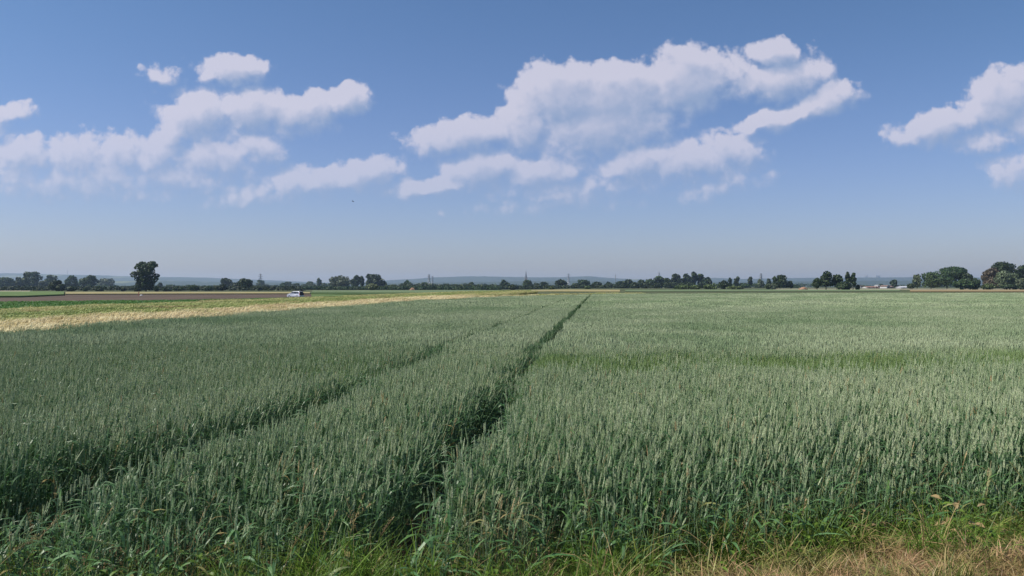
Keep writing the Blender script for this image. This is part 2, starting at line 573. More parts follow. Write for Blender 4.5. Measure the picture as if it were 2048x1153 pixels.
def wheat_stalk(rr, H=0.80, ear=True, nleaf=3, name='wheat_stalk'):
    mb = MB()
    earL = rr.uniform(.080, .105) if ear else 0
    hs = H - earL
    lean = rr.uniform(-.02, .09) if rr.random() < .88 else rr.uniform(.09, .16); leany = rr.uniform(-.05, .05)
    bend = lambda p: (p[0] + lean * (max(p[2], 0) / H) ** 2.4, p[1] + leany * (max(p[2], 0) / H) ** 2.4, p[2])
    mb.tube([(0, 0, 0), (0, 0, hs * .5), (0, 0, hs + .004)], [.0024, .0021, .0013], 4, 1)
    if ear:
        yaw = rr.uniform(0, math.pi)
        ca, sa = math.cos(yaw), math.sin(yaw)
        n = 18
        for k in range(n):
            u = k / (n - 1)
            z = hs + u * (earL - .012)
            sg = 1 if k % 2 else -1
            wd = .0056 * (1 - .45 * max(0, u - .55) / .45) * (0.8 + .2 * min(1, u * 5))
            cx = sg * wd * .62
            L = .0082
            loc = [(cx, 0, z - .002), (cx + sg * wd * .75, 0, z + L * .5), (cx, wd * .82, z + L * .45), (cx - sg * wd * .55, 0, z + L * .5), (cx, -wd * .82, z + L * .45), (cx + sg * wd * .55, 0, z + L * 1.45)]
            vs = [(x * ca - y * sa, x * sa + y * ca, zz) for x, y, zz in loc]
            mb.add(vs, [(0, 2, 1), (0, 3, 2), (0, 4, 3), (0, 1, 4), (5, 1, 2), (5, 2, 3), (5, 3, 4), (5, 4, 1)], 0)
    az = rr.uniform(0, 6.28)
    for k in range(nleaf):
        zb = hs * (.88 - .22 * k) + rr.uniform(-.04, .03)
        if not ear: zb = H * (.72 - .2 * k)
        az += math.pi + rr.uniform(-.5, .5)
        ribbon(mb, (0, 0, max(.05, zb)), az, rr.uniform(.14, .24), rr.uniform(.010, .016) if ear else rr.uniform(.014, .023), rr.uniform(.8, 1.3), rr.uniform(.8, 3.0), 5, 2, rr.uniform(-1.2, 1.2))
    mb.v = [bend(p) for p in mb.v]
    o = link(name, mb.mesh(name, [M_EAR, M_STEM, M_LEAF]), link_=False)
    return o


rr = random.Random(3)
P_WHEAT = [wheat_stalk(rr, .80, True, rr.choice((2, 3, 3))) for _ in range(14)]
P_LEAFY = [wheat_stalk(rr, .62, False, 4, 'wheat_shoot') for _ in range(7)]


def clump(rr, size_s, size_t, n, kind, name):
    """a patch of stalks, coarser the farther away it is used; local x = left of track, y = along"""
    mb = MB()
    for i in range(n):
        x = rr.uniform(-.5, .5) * size_t; y = rr.uniform(-.5, .5) * size_s
        H = .80 + rr.gauss(0, .028)
        lx, ly = rr.uniform(-.01, .085), rr.uniform(-.04, .04)
        if kind == 'mid':
            L = .095; r0 = .0058; hs = H - L
            bx, by = x + lx * .65, y + ly * .65
            vs = []; sides = 4; yaw = rr.uniform(0, 1.5)
            rings = [(0, .45), (.12, 1.0), (.3, .72), (.48, 1.05), (.66, .7), (.82, .85), (1, .15)]
            for u, rf in rings:
                for k in range(sides):
                    a = yaw + k * math.tau / sides + u * .6
                    vs.append((bx + lx * .35 * u + r0 * rf * math.cos(a), by + ly * .35 * u + r0 * rf * math.sin(a) * .8, hs + L * u))
            fs = []
            for j in range(len(rings) - 1):
                for k in range(sides):
                    a0 = j * sides + k; a1 = j * sides + (k + 1) % sides
                    fs.append((a0, a1, a1 + sides, a0 + sides))
            mb.add(vs, fs, 0)
            a = rr.uniform(0, 3.14); dx, dy = .0022 * math.cos(a), .0022 * math.sin(a)
            mb.add([(x - dx, y - dy, .02), (x + dx, y + dy, .02), (bx + dx, by + dy, hs), (bx - dx, by - dy, hs)], [(0, 1, 2, 3)], 1)
            for k in range(2):
                ribbon(mb, (x + lx * .3, y + ly * .3, hs * rr.uniform(.45, .88)), rr.uniform(0, 6.28), rr.uniform(.13, .2), .013, rr.uniform(.7, 1.3), rr.uniform(.8, 2.6), 3, 2)
        elif kind == 'far':
            L = .11; r0 = .0105; hs = H - L
            yaw = rr.uniform(0, 1.5)
            vs = []
            for u, rf in ((0, .5), (.35, 1), (1, .25)):
                for k in range(3):
                    a = yaw + k * math.tau / 3
                    vs.append((x + lx * (.6 + .4 * u) + r0 * rf * math.cos(a), y + r0 * rf * math.sin(a), hs + L * u))
            fs = [(j * 3 + k, j * 3 + (k + 1) % 3, j * 3 + (k + 1) % 3 + 3, j * 3 + k + 3) for j in range(2) for k in range(3)]
            mb.add(vs, fs, 0)
            a = rr.uniform(0, 3.14); dx, dy = .014 * math.cos(a), .014 * math.sin(a)
            mb.add([(x - dx, y - dy, .1), (x + dx, y + dy, .1), (x + lx * .6 + dx * .4, y + dy * .4, hs), (x + lx * .6 - dx * .4, y - dy * .4, hs)], [(0, 1, 2, 3)], 2)
            ribbon(mb, (x, y, hs * rr.uniform(.6, .85)), rr.uniform(0, 6.28), .18, .03, .9, 1.6, 2, 2)
    return link(name, mb.mesh(name, [M_EAR, M_STEM, M_LEAF]), link_=False)


P_MID = [clump(rr, .5, .5, 96, 'mid', 'wheat_patch') for _ in range(8)]
P_FAR = [clump(rr, 2.0, 2.0, 620, 'far', 'wheat_patch') for _ in range(6)]
P_FARN = [clump(rr, 2.0, 1.56, 480, 'far', 'wheat_patch') for _ in range(3)]

# wheat field outline (plan), the far side runs at an angle to the tracks
LEFT_T = 14.9
end_pts = [gp(x, y, .8) for x, y in ((700, 610.5), (850, 600), (990, 593.5), (1190, 588.2), (1400, 587.2), (1700, 586.4), (2048, 586), (2600, 586))]
def poly_s_end(t):
    """along-track coordinate of the far end as a function of t"""
    pts = sorted([(st(*p)[1], st(*p)[0]) for p in end_pts])
    return np.interp(t, [p[0] for p in pts], [p[1] for p in pts])


def cnoise(X, Y, sc, seed=0):
    """cheap smooth noise from sines"""
    a = np.sin(X / sc * 1.7 + seed) * np.cos(Y / sc * 1.3 + 2 * seed) + .6 * np.sin(X / sc * 3.9 - Y / sc * 2.3 + seed * 3) + .4 * np.sin(Y / sc * 5.7 + X / sc * 4.1 + seed)
    return a / 2


def band(X, Y):
    c = 12.0 + .13 * X + .35 * np.sin(X * .9) + .25 * np.sin(X * 2.1 + 1)
    b = smooth(1.75 - np.abs(Y - c), 0, .8)
    b2 = np.where(X > .3, .85, .25 + .3 * np.sin(X * 1.7))
    b2 = np.where(X < -6.5, .1, b2)
    return b * np.clip(b2 * (0.9 + .25 * cnoise(X, Y, 1.2, 4)), 0, 1)


def half_right(s):
    return np.interp(s, [4, 5.6, 6.3, 7.0, 8.4, 9.2, 12, 20, 200], [.17, .18, .22, .34, .30, .18, .19, .19, .19]) + .03 * np.sin(s * 2.9)


def half_left(s):
    return np.interp(s, [4, 4.9, 5.6, 6.6, 8.2, 9.5, 12, 20, 40, 200], [.34, .38, .40, .36, .27, .18, .21, .20, .18, .16]) + .03 * np.sin(s * 2.3 + 1)


T_LEFT = 2.06
T_RIGHT = 0.15
def wob(s): return .05 * np.sin(s * .55) + .03 * np.sin(s * 1.3 + 1)


def in_track(s, t, m_=0.0):
    a = np.abs(t - T_RIGHT - wob(s)) < half_right(s) + m_
    b = np.abs(t - T_LEFT - wob(s + 9) - .5 * np.clip(6.3 - s, 0, 2)) < half_left(s) + m_
    return a | b


HW = 36 * .5 / cam_d.lens
def in_view(X, Y, m_=1.5):
    return np.abs(X) < Y * HW * 1.12 + m_


# near stalks, one by one
NEAR = 15.0
def near_field():
    A = []
    xs = rng.uniform(-11, 11, 340000); ys = rng.uniform(3.9, NEAR + .6, 340000)
    dens = 500 * 22 * (NEAR + .6 - 3.9)
    keep = rng.random(340000) < dens / 340000
    xs, ys = xs[keep], ys[keep]
    s, t = st(xs, ys)
    d = s
    ok = (ys > edge_y(xs)) & in_view(xs, ys) & ~in_track(s, t) & (s < NEAR) & (t < LEFT_T)
    ok &= rng.random(len(xs)) > 1.5 * np.exp(-((xs + 1.0) / .42) ** 2 - ((ys - 4.55) / .30) ** 2)
    # thinner stand near the front edge
    e = ys - edge_y(xs)
    ok &= rng.random(len(xs)) < .30 + .70 * smooth(e, 0, 1.0)
    xs, ys, s, t, e = xs[ok], ys[ok], s[ok], t[ok], e[ok]
    n = len(xs)
    B = band(xs, ys)
    B = (rng.random(n) < B * 1.15) * np.clip(B + .45, 0, 1)
    h = .72 + .28 * smooth(e, -.1, 1.5) + .05 * cnoise(xs, ys, 1.3) + rng.normal(0, .045, n) - .08 * B
    h -= .17 * smooth(.7 - e, 0, .7) * rng.random(n)
    rot = np.stack([rng.normal(0, .06, n), rng.normal(.03, .07, n) + .04 * cnoise(xs, ys, .8, 6), rng.uniform(-1.2, 1.2, n)], 1)
    near_gap = in_track(s, t, .12)
    rot[:, 1] += np.where(near_gap, rng.normal(0, .12, n), 0)
    h = np.where(near_gap, h * rng.uniform(.86, 1, n), h)
    scl = np.stack([np.ones(n) * 1.0, np.ones(n), h], 1)
    dry = (rng.random(n) < .012) * rng.uniform(.5, 1, n)
    dry = np.maximum(dry, smooth(.35 - np.hypot(xs + .12, (ys - 4.95)), 0, .3) * (rng.random(n) < .8) * (rng.random(n)))
    dry = np.maximum(dry, smooth(.25 - np.hypot(xs + .5, (ys - 6.4)), 0, .2) * (rng.random(n) < .7))
    tint = np.stack([np.clip(B + (rng.random(n) < .05) * .5, 0, 1), rng.random(n), dry], 1)
    z = terr(xs, ys)
    o = scatter('wheat', np.stack([xs, ys, z], 1), rot, scl, tint, P_WHEAT)
    tag(o, 'bluish green ripening wheat standing with upright ears in the foreground', 'wheat')
    # leafy shoots without ears: front edge, track sides
    m = 60000
    xs = rng.uniform(-8, 8, m); ys = rng.uniform(3.9, 16, m)
    s, t = st(xs, ys)
    e = ys - edge_y(xs)
    rim = in_track(s, t, .22) & ~in_track(s, t, -.10)
    inside = in_track(s, t, 0)
    pr = np.where(e < 1.0, .30 * smooth(1.0 - e, -.2, 1.0), 0.0)
    pr = np.maximum(pr, np.where(rim, .42, 0))
    pr = np.where(inside & (t < 1) & (s < 6.5), .03, pr)
    blob = np.exp(-((xs + .95) / .35) ** 2 - ((ys - 7.6) / .7) ** 2)
    pr = np.maximum(pr, .4 * blob)
    pr = np.maximum(pr, .02)
    ok = (e > -.12) & in_view(xs, ys) & (rng.random(m) < pr)
    xs, ys, s, t, e = xs[ok], ys[ok], s[ok], t[ok], e[ok]
    n = len(xs)
    h = rng.uniform(.75, 1.18, n)
    h = np.where(e < .6, h * rng.uniform(.6, .95, n), h)
    h = np.where(in_track(s, t, -.02), h * .6, h)
    rot = np.stack([rng.normal(0, .12, n), rng.normal(0, .12, n), rng.uniform(0, 6.28, n)], 1)
    scl = np.stack([rng.uniform(.9, 1.3, n)] * 2 + [h], 1)
    lowdry = (rng.random(n) < .06) * rng.uniform(.4, 1, n)
    lowdry = np.where(e < .7, (rng.random(n) < .09) * rng.uniform(.3, .8, n), lowdry)
    tint = np.stack([(rng.random(n) < np.where(e < .9, .45, .12)) * rng.uniform(.3, 1, n), rng.random(n), lowdry], 1)
    o = scatter('wheat_shoots', np.stack([xs, ys, terr(xs, ys)], 1), rot, scl, tint, P_LEAFY)
    tag(o, 'leafy wheat shoots without ears along the field edge and the wheel tracks', 'wheat')


near_field()


def tile_field(name, label, protos, protos_n, s0, s1, ds, dt, tmin, tmax, step):
    """rows of patches laid in lanes between the tracks"""
    for nm, prs, lanes in ((name, protos, 'side'), (name + '_row', protos_n, 'mid')):
        pts = []
        ss = np.arange(s0 + ds / 2, s1, ds)
        if lanes == 'mid':
            k = max(1, round(1.56 / dt)) if dt < 1 else 1
            wl = 1.56 / k
            ts = [.34 + wl * (i + .5) for i in range(k)]
            sc_t = wl / (dt if dt < 1 else 1.56)
        else:
            ts = list(np.arange(-.04 - dt / 2, tmin, -dt)) + list(np.arange(T_LEFT + .15 + dt / 2, tmax, dt))
            sc_t = 1.0
        S_, T_ = np.meshgrid(ss, ts)
        S_, T_ = S_.ravel(), T_.ravel()
        near = np.abs(T_ - T_LEFT / 2) < dt * 1.2 + 1.2
        T2 = T_ + np.where(near, wob(S_), 0)
        X, Y = xy(S_, T2)
        ok = in_view(X, Y, 3) & (S_ < poly_s_end(T_) + ds * .2) & (T_ < LEFT_T - dt * .3)
        X, Y, S_, T_ = X[ok], Y[ok], S_[ok], T_[ok]
        n = len(X)
        B = band(X, Y)
        h = 1 + .035 * cnoise(X, Y, 2.3, 1) + .03 * cnoise(X, Y, 9, 2) - .07 * B + rng.normal(0, .01, n)
        flip = rng.integers(0, 2, n)
        rot = np.stack([np.zeros(n), np.zeros(n), -TA + np.zeros(n)], 1)
        scl = np.stack([np.ones(n) * sc_t * 1.04, np.where(flip, 1, -1) * 1.04, h], 1)
        tint = np.stack([B, np.clip(.5 + .35 * cnoise(X, Y, 6, 5) + rng.normal(0, .12, n), 0, 1), rng.random(n) * 0], 1)
        o = scatter(nm, np.stack([X, Y, terr(X, Y)], 1), rot, scl, tint, prs)
        tag(o, label + (' between the two wheel tracks' if lanes == 'mid' else ''), 'wheat')


tile_field('wheat_middle', 'grey green wheat in the middle of the big field', P_MID, P_MID, NEAR, 42.5, .5, .5, -45, LEFT_T, 0)
tile_field('wheat_far', 'grey green wheat at the far end of the big field', P_FAR, P_FARN, 42.5, 175, 2.0, 2.0, -170, LEFT_T, 0)

# bare soil under the wheat
drape('field_soil', [(-60, 4.7), (60, 4.7), (300, 160), (-60, 160)][0:0] or [(-15, 4.2), (15, 4.2), (150, 150), (16, 118), (-6, 70), (-12.5, 20)], .004, M_EARTH)


# ------------------------------------------------------------------ barley strips
def barley_clump(rr, size, n, H, lean, L, wid, name, mat, jit=.05):
    mb = MB()
    for i in range(n):
        x = rr.uniform(-.5, .5) * size; y = rr.uniform(-.5, .5) * size
        h = H + rr.gauss(0, jit)
        lx = lean + rr.gauss(0, .07); ly = rr.gauss(0, .06)
        w_ = wid * rr.uniform(.6, 1.3)
        a = rr.uniform(-.8, .8); dx, dy = w_ * math.cos(a), w_ * math.sin(a)
        p0 = (x, y, .02); p1 = (x + lx * .35, y + ly * .35, h * .68); p2 = (x + lx, y + ly, h); p3 = (x + lx * 1.9, y + ly * 1.6, h + L * .25)
        vs = []
        for p, f in ((p0, .25), (p1, .5), (p2, 1.0), (p3, .15)):
            vs += [(p[0] - dx * f, p[1] - dy * f, p[2]), (p[0] + dx * f, p[1] + dy * f, p[2])]
        mb.add(vs, [(0, 1, 3, 2), (2, 3, 5, 4), (4, 5, 7, 6)], 0)
    return link(name, mb.mesh(name, [mat]), link_=False)


P_BEIGE = [barley_clump(rr, 1.0, 420, .72, .16, .12, .012, 'barley_patch', M_BARLEY) for _ in range(5)]
P_GREENB = [barley_clump(rr, 2.0, 760, .74, .14, .10, .022, 'barley_patch', M_BARLEYG, .04) for _ in range(5)]
P_ROWC = []
for _ in range(4):
    mb = MB()
    for i in range(420):
        x = rr.uniform(-1.5, 1.5); y = round(rr.uniform(-1.5, 1.5) / .5) * .5 + rr.gauss(0, .09)
        ribbon(mb, (x, y, rr.uniform(.05, .3)), rr.uniform(0, 6.28), rr.uniform(.12, .25), .12, rr.uniform(.3, 1.2), 1.4, 3, 0)
    P_ROWC.append(link('row_crop_patch', mb.mesh('row_crop_patch', [M_CROP]), link_=False))


def area_tiles(s0, s1, t0, t1, d, jit=.15, test=None):
    S_, T_ = np.meshgrid(np.arange(s0 + d / 2, s1, d), np.arange(t0 + d / 2, t1, d))
    S_, T_ = S_.ravel(), T_.ravel()
    S_ = S_ + rng.uniform(-jit, jit, len(S_)) * d; T_ = T_ + rng.uniform(-jit, jit, len(T_)) * d * .4
    X, Y = xy(S_, T_)
    ok = in_view(X, Y, 4) & (Y > 3)
    if test is not None: ok &= test(X, Y, S_, T_)
    return X[ok], Y[ok], S_[ok], T_[ok]


def beige_test(X, Y, s, t):
    e = poly_s_end(np.minimum(t, LEFT_T))
    return (t > LEFT_T - .6) | (s > e + .3)
X, Y, s_, t_ = area_tiles(8, 190, -8, 20.2, 1.0, test=beige_test)
kp = (t_ > 14.3) | (s_ < poly_s_end(t_) + 10)
kp &= t_ < 19.2 + .5 * np.sin(s_ * .3) + .3 * np.sin(s_ * .9)
X, Y, s_, t_ = X[kp], Y[kp], s_[kp], t_[kp]
n = len(X)
o = scatter('barley', np.stack([X, Y, terr(X, Y)], 1), np.stack([rng.normal(0, .04, n), rng.normal(0, .05, n), rng.uniform(-.4, .4, n)], 1),
            np.stack([np.ones(n), np.ones(n), rng.uniform(.88, 1.12, n)], 1),
            np.stack([(rng.random(n) < .12) * .5 + .5 * smooth(t_, 18, 19.4) + .7 * smooth(s_, 80, 112), rng.random(n), rng.random(n) * .5], 1), P_BEIGE)
tag(o, 'pale beige ripe barley strip with drooping awns left of the green wheat', 'barley')

X, Y, s_, t_ = area_tiles(10, 230, 19.4, 41, 2.0)
n = len(X)
top = smooth(t_, 22, 40)
o = scatter('green_barley', np.stack([X, Y, terr(X, Y)], 1), np.stack([rng.normal(0, .02, n), rng.normal(0, .03, n), rng.uniform(-.4, .4, n)], 1),
            np.stack([np.ones(n) * 1.08, np.ones(n) * 1.08, 1 + .12 * cnoise(X, Y, 5, 3) + rng.normal(0, .03, n)], 1),
            np.stack([np.clip(top * .7 + .25 * cnoise(X, Y, 7, 2) - .1, 0, 1), rng.random(n), (rng.random(n) < .06) * .6], 1), P_GREENB)
tag(o, 'yellow green barley strip waving between the beige strip and the leafy crop', 'barley')

# leafy bright green crop, a wedge against the brown soil
A0 = gp(-60, 606, .25); A1 = gp(0, 605, .25); A2 = gp(350, 601, .25); A3 = gp(585, 596.5, .25)
def below_A(X, Y, s, t):
    pts = sorted([(st(*p)[0], st(*p)[1]) for p in (A0, A1, A2, A3)])
    lim = np.interp(s, [p[0] for p in pts], [p[1] for p in pts])
    return (t < lim) & (t > 41)
X, Y, s_, t_ = area_tiles(20, 200, 41, 125, 2.6, test=below_A)
n = len(X)
o = scatter('leafy_crop', np.stack([X, Y, terr(X, Y)], 1), np.stack([np.zeros(n), np.zeros(n), rng.choice([0, math.pi], n) - TA], 1),
            np.stack([np.ones(n), np.ones(n), rng.uniform(.85, 1.25, n)], 1),
            np.stack([np.zeros(n), rng.random(n), np.zeros(n)], 1), P_ROWC)
tag(o, 'bright green low leafy crop rows beside the brown ploughed soil', 'crop')

# ------------------------------------------------------------------ farther fields, flat on the terrain
M_PLOUGH = mat_ground('ploughed_soil', (.082, .059, .043), (.115, .083, .060), .15, (.06, .045, .034), .9, (TA + R(84), 1, .12))
M_FG1 = mat_ground('meadow_green', (.085, .135, .04), (.12, .17, .055), .03, (.07, .12, .03))
M_FG2 = mat_ground('grey_green_crop', (.10, .145, .065), (.14, .18, .09), .05, (.09, .13, .06))
M_FG3 = mat_ground('dark_green_strip', (.05, .085, .03), (.07, .11, .035), .05)
M_FY = mat_ground('yellow_stubble', (.25, .22, .10), (.32, .27, .13), .08, (.20, .19, .09))
M_FT = mat_ground('pale_track', (.50, .43, .32), (.58, .51, .38), .1)
M_FB = mat_ground('dry_brown_grass', (.23, .17, .09), (.30, .23, .12), .1, (.15, .14, .06))
def pxfield(name, pts, dz, mat, h=0.0):
    return drape(name, [gp(x, y, h) for x, y in pts], dz, mat, h)
pxfield('ploughed_field', [(-500, 594.5), (0, 593.5), (150, 590), (350, 588.6), (620, 588.2), (700, 590), (690, 596), (585, 599), (350, 606), (0, 615), (-500, 628)], .02, M_PLOUGH)
pxfield('green_field', [(-500, 583.5), (0, 583.2), (128, 583.4), (128, 589.0), (40, 592.2), (-500, 594)], .03, M_FG1, .45)
pxfield('stubble_field', [(131, 584.3), (480, 584.3), (620, 584.6), (620, 587.2), (350, 587.6), (131, 588.2)], .04, M_FY, .35)
pxfield('meadow', [(622, 587.6), (980, 585.4), (980, 586.4), (800, 589.5), (690, 594.2), (624, 596.2)], .05, M_FG1, .12)
pxfield('dark_field', [(622, 585.0), (960, 584.1), (1000, 584.3), (1000, 585.0), (960, 585.2), (622, 587.2)], .06, M_FG3, .5)
pxfield('pale_green_field', [(624, 581.4), (960, 580.4), (1000, 581.0), (1000, 583.6), (960, 583.7), (624, 584.3)], .05, M_FG2, .4)
pxfield('pale_strip', [(-500, 582.4), (60, 582.2), (60, 583.0), (-500, 583.1)], .02, M_FT)
pxfield('grey_field', [(1250, 580.2), (1600, 579.4), (1800, 579.2), (1800, 582.4), (1600, 583.0), (1250, 583.4)], .03, M_FG2, .12)
pxfield('beige_field', [(1010, 581.2), (1240, 580.0), (1240, 583.4), (1010, 584.2)], .03, M_FY, .15)
pxfield('dry_field', [(1820, 580.3), (2200, 579.6), (2200, 583.4), (1820, 583.2)], .03, M_FB, .3)
pxfield('gravel_track', [(1540, 578.55), (2200, 578.3), (2200, 579.4), (1540, 579.2)], .06, M_FT)

# ------------------------------------------------------------------ verge grass
def grass_tuft(rr, n, H, W, spread, droop, name, up=1.2):
    mb = MB()
    for i in range(n):
        a = rr.uniform(0, 6.28); r = spread * math.sqrt(rr.random())
        ribbon(mb, (r * math.cos(a), r * math.sin(a), 0), rr.uniform(0, 6.28), H * rr.uniform(.5, 1.25), W * rr.uniform(.6, 1.3), up + rr.uniform(-.45, .3), rr.uniform(.3, droop), 4, 0, rr.uniform(-1, 1))
    return link(name, mb.mesh(name, [M_GRASS]), link_=False)


P_TALL = [grass_tuft(rr, 46, .44, .0042, .10, 3.3, 'grass_tuft', 1.25) for _ in range(5)]
P_SHORT = [grass_tuft(rr, 60, .11, .0030, .09, 1.8, 'grass_tuft', 1.0) for _ in range(5)]
P_MAT = [grass_tuft(rr, 60, .10, .0032, .12, .5, 'grass_mat', .25) for _ in range(4)]


def weed(rr, name):
    mb = MB()
    for i in range(14):
        a = i * 2.4; r = .01 + .006 * i; z = .02 + .022 * i
        L = rr.uniform(.05, .10) * (1 - .03 * i); wv = L * .55; up = rr.uniform(-.1, .6)
        ca, sa = math.cos(a), math.sin(a); vs = []
        for u, wf in ((0, .12), (.3, .9), (.62, 1.0), (1, .06)):
            rad = r + L * u * math.cos(up * (1 - u)); zz = z + L * (math.sin(up) * u - .35 * u * u)
            vs += [(rad * ca - wv * wf * .5 * sa, rad * sa + wv * wf * .5 * ca, zz + .006 * wf), (rad * ca, rad * sa, zz), (rad * ca + wv * wf * .5 * sa, rad * sa - wv * wf * .5 * ca, zz + .006 * wf)]
        mb.add(vs, [(3 * k + j, 3 * k + j + 1, 3 * k + j + 4, 3 * k + j + 3) for k in range(3) for j in range(2)])
    mb.tube([(0, 0, 0), (0, 0, .33)], [.003, .0015], 4)
    return link(name, mb.mesh(name, [M_GRASS]), link_=False)


def seed_stalk(rr, name):
    mb = MB(); H = rr.uniform(.55, .85); az = rr.uniform(0, 6.28); b = rr.uniform(.15, .45)
    P_ = [(math.cos(az) * b * u ** 2, math.sin(az) * b * u ** 2, H * (u - .28 * u ** 3 * b * 2)) for u in (0, .25, .5, .75, 1.0)]
    mb.tube(P_, [.0016, .0014, .0012, .001, .0007], 4)
    for k in range(26):
        u = .72 + .28 * k / 25
        p = np.array([math.cos(az) * b * u ** 2, math.sin(az) * b * u ** 2, H * (u - .28 * u ** 3 * b * 2)])
        ribbon(mb, p, rr.uniform(0, 6.28), rr.uniform(.012, .028), .004, rr.uniform(.4, 1.2), .6, 2)
    return link(name, mb.mesh(name, [M_GRASS]), link_=False)


P_WEED = [weed(rr, 'weed') for _ in range(4)]
P_SEED = [seed_stalk(rr, 'grass_stalk') for _ in range(7)]


def verge_grass():
    m = 90000
    xs = rng.uniform(-5, 5.5, m); ys = rng.uniform(3.4, 6.7, m)
    e = edge_y(xs) - ys                 # > 0 : on the verge
    right = smooth(xs, -1.0, 1.6)
    patch = np.clip(.6 + .8 * cnoise(xs, ys, .35, 2), .05, 1.6)
    # tall green grass mingling with the front of the crop
    pr = (.016 + .016 * right) * smooth(e, -.75, -.15) * smooth(.42 + .45 * (1 - right) - e, 0, .35) * patch
    tus = np.exp(-((xs + 1.0) / .42) ** 2 - ((ys - 4.5) / .26) ** 2)
    bush = np.exp(-((xs - 3.05) / .28) ** 2 - ((ys - 5.05) / .16) ** 2)
    pr = np.maximum(pr, .10 * np.maximum(tus, bush))
    ok = rng.random(m) < pr
    X, Y, T, Bu = xs[ok], ys[ok], tus[ok], bush[ok]; n = len(X)
    sc = rng.uniform(.5, 1.25, n) * (1 + .34 * T) * np.where(Bu > .3, .6, 1)
    dry = (rng.random(n) < .14) * rng.uniform(.4, 1, n)
    dry = np.where(np.exp(-((X - .12) / .12) ** 2 - ((Y - 4.8) / .3) ** 2) > .35, .95, dry)
    dry = np.where(np.exp(-((X + 1.9) / .15) ** 2 - ((Y - 4.5) / .3) ** 2) > .35, .9, dry)
    dry = np.where((T > .3) | (Bu > .3), (rng.random(n) < .1) * .5, dry)
    o = scatter('tall_grass', np.stack([X, Y, vergez(X, Y)], 1), np.stack([rng.normal(0, .12, n), rng.normal(0, .12, n), rng.uniform(0, 6.28, n)], 1),
                np.stack([sc, sc, sc], 1), np.stack([np.where(Bu > .3, 0, rng.random(n) * .7), rng.random(n), dry], 1), P_TALL)
    tag(o, 'tall green grass growing along the front edge of the wheat', 'grass')
    # broadleaf weeds and seeding stalks
    pw = .0045 * smooth(e, -.5, 0) * smooth(.75 + .3 * (1 - right) - e, 0, .4) * np.clip(.5 + 1.2 * cnoise(xs, ys, .5, 12), 0, 1.5)
    pw = np.maximum(pw, .03 * bush)
    ok = rng.random(m) < pw
    X, Y = xs[ok], ys[ok]; n = len(X); sc = rng.uniform(.6, 1.3, n)
    o = scatter('weeds', np.stack([X, Y, vergez(X, Y)], 1), np.stack([rng.normal(0, .15, n), rng.normal(0, .15, n), rng.uniform(0, 6.28, n)], 1),
                np.stack([sc, sc, sc], 1), np.stack([rng.random(n) * .5, rng.random(n), (rng.random(n) < .08) * .8], 1), P_WEED)
    tag(o, 'broad leaved green weeds among the grass at the field edge', 'weeds')
    ps = .0042 * smooth(e, -.7, -.1) * smooth(.6 - e, 0, .3)
    ok = rng.random(m) < ps
    X, Y = xs[ok], ys[ok]; n = len(X); sc = rng.uniform(.7, 1.1, n)
    o = scatter('seeding_grass', np.stack([X, Y, vergez(X, Y)], 1), np.stack([rng.normal(0, .2, n), rng.normal(.1, .25, n), rng.uniform(0, 6.28, n)], 1),
                np.stack([sc, sc, sc], 1), np.stack([np.ones(n) * .5, rng.random(n), rng.uniform(.3, .9, n)], 1), P_SEED)
    tag(o, 'thin arching grass stalks with pale seed heads at the field edge', 'grass')
    # short dry and green grass on the verge itself
    pr = .17 * smooth(e, -.10, .25) * np.clip(.55 + .6 * cnoise(xs, ys, .22, 9), .12, 1)
    ok = rng.random(m) < pr
    X, Y = xs[ok], ys[ok]; e2 = e[ok]; n = len(X)
    gn = cnoise(X, Y, .30, 7)
    sc = rng.uniform(.5, 1.5, n) * (1 + .9 * np.clip(gn, 0, 1)) * (1.5 - .6 * smooth(e2, .1, .6))
    dr = np.clip(.14 + .60 * smooth(e2, .12, .6) * smooth(X, -.8, 1.2) - .35 * gn + rng.normal(0, .28, n), 0, 1)
    o = scatter('dry_grass', np.stack([X, Y, vergez(X, Y)], 1), np.stack([rng.normal(0, .25, n), rng.normal(0, .25, n), rng.uniform(0, 6.28, n)], 1),
                np.stack([sc, sc, sc], 1), np.stack([rng.random(n) * .8, rng.random(n), dr], 1), P_SHORT + P_MAT)
    tag(o, 'short dry yellowed grass on the field verge', 'grass')


verge_grass()

# ------------------------------------------------------------------ trees
def mat_crown(name, a, b):
    return mat_leafy(name, a, b, .18, .6, attr=False, obj_rand=True, nscale=.35)
M_CR = {
    'dark': mat_crown('crown_dark', (.022, .045, .016), (.045, .075, .024)),
    'mid': mat_crown('crown_mid', (.035, .065, .020), (.065, .10, .032)),
    'pale': mat_crown('crown_pale', (.075, .10, .052), (.13, .16, .085)),
    'light': mat_crown('crown_light', (.07, .11, .03), (.11, .15, .05)),
    'copper': mat_crown('crown_copper', (.078, .062, .044), (.115, .094, .064)),
}
M_BARK = mat_simple('bark', (.09, .075, .06), .9, var=.3, scale=2)


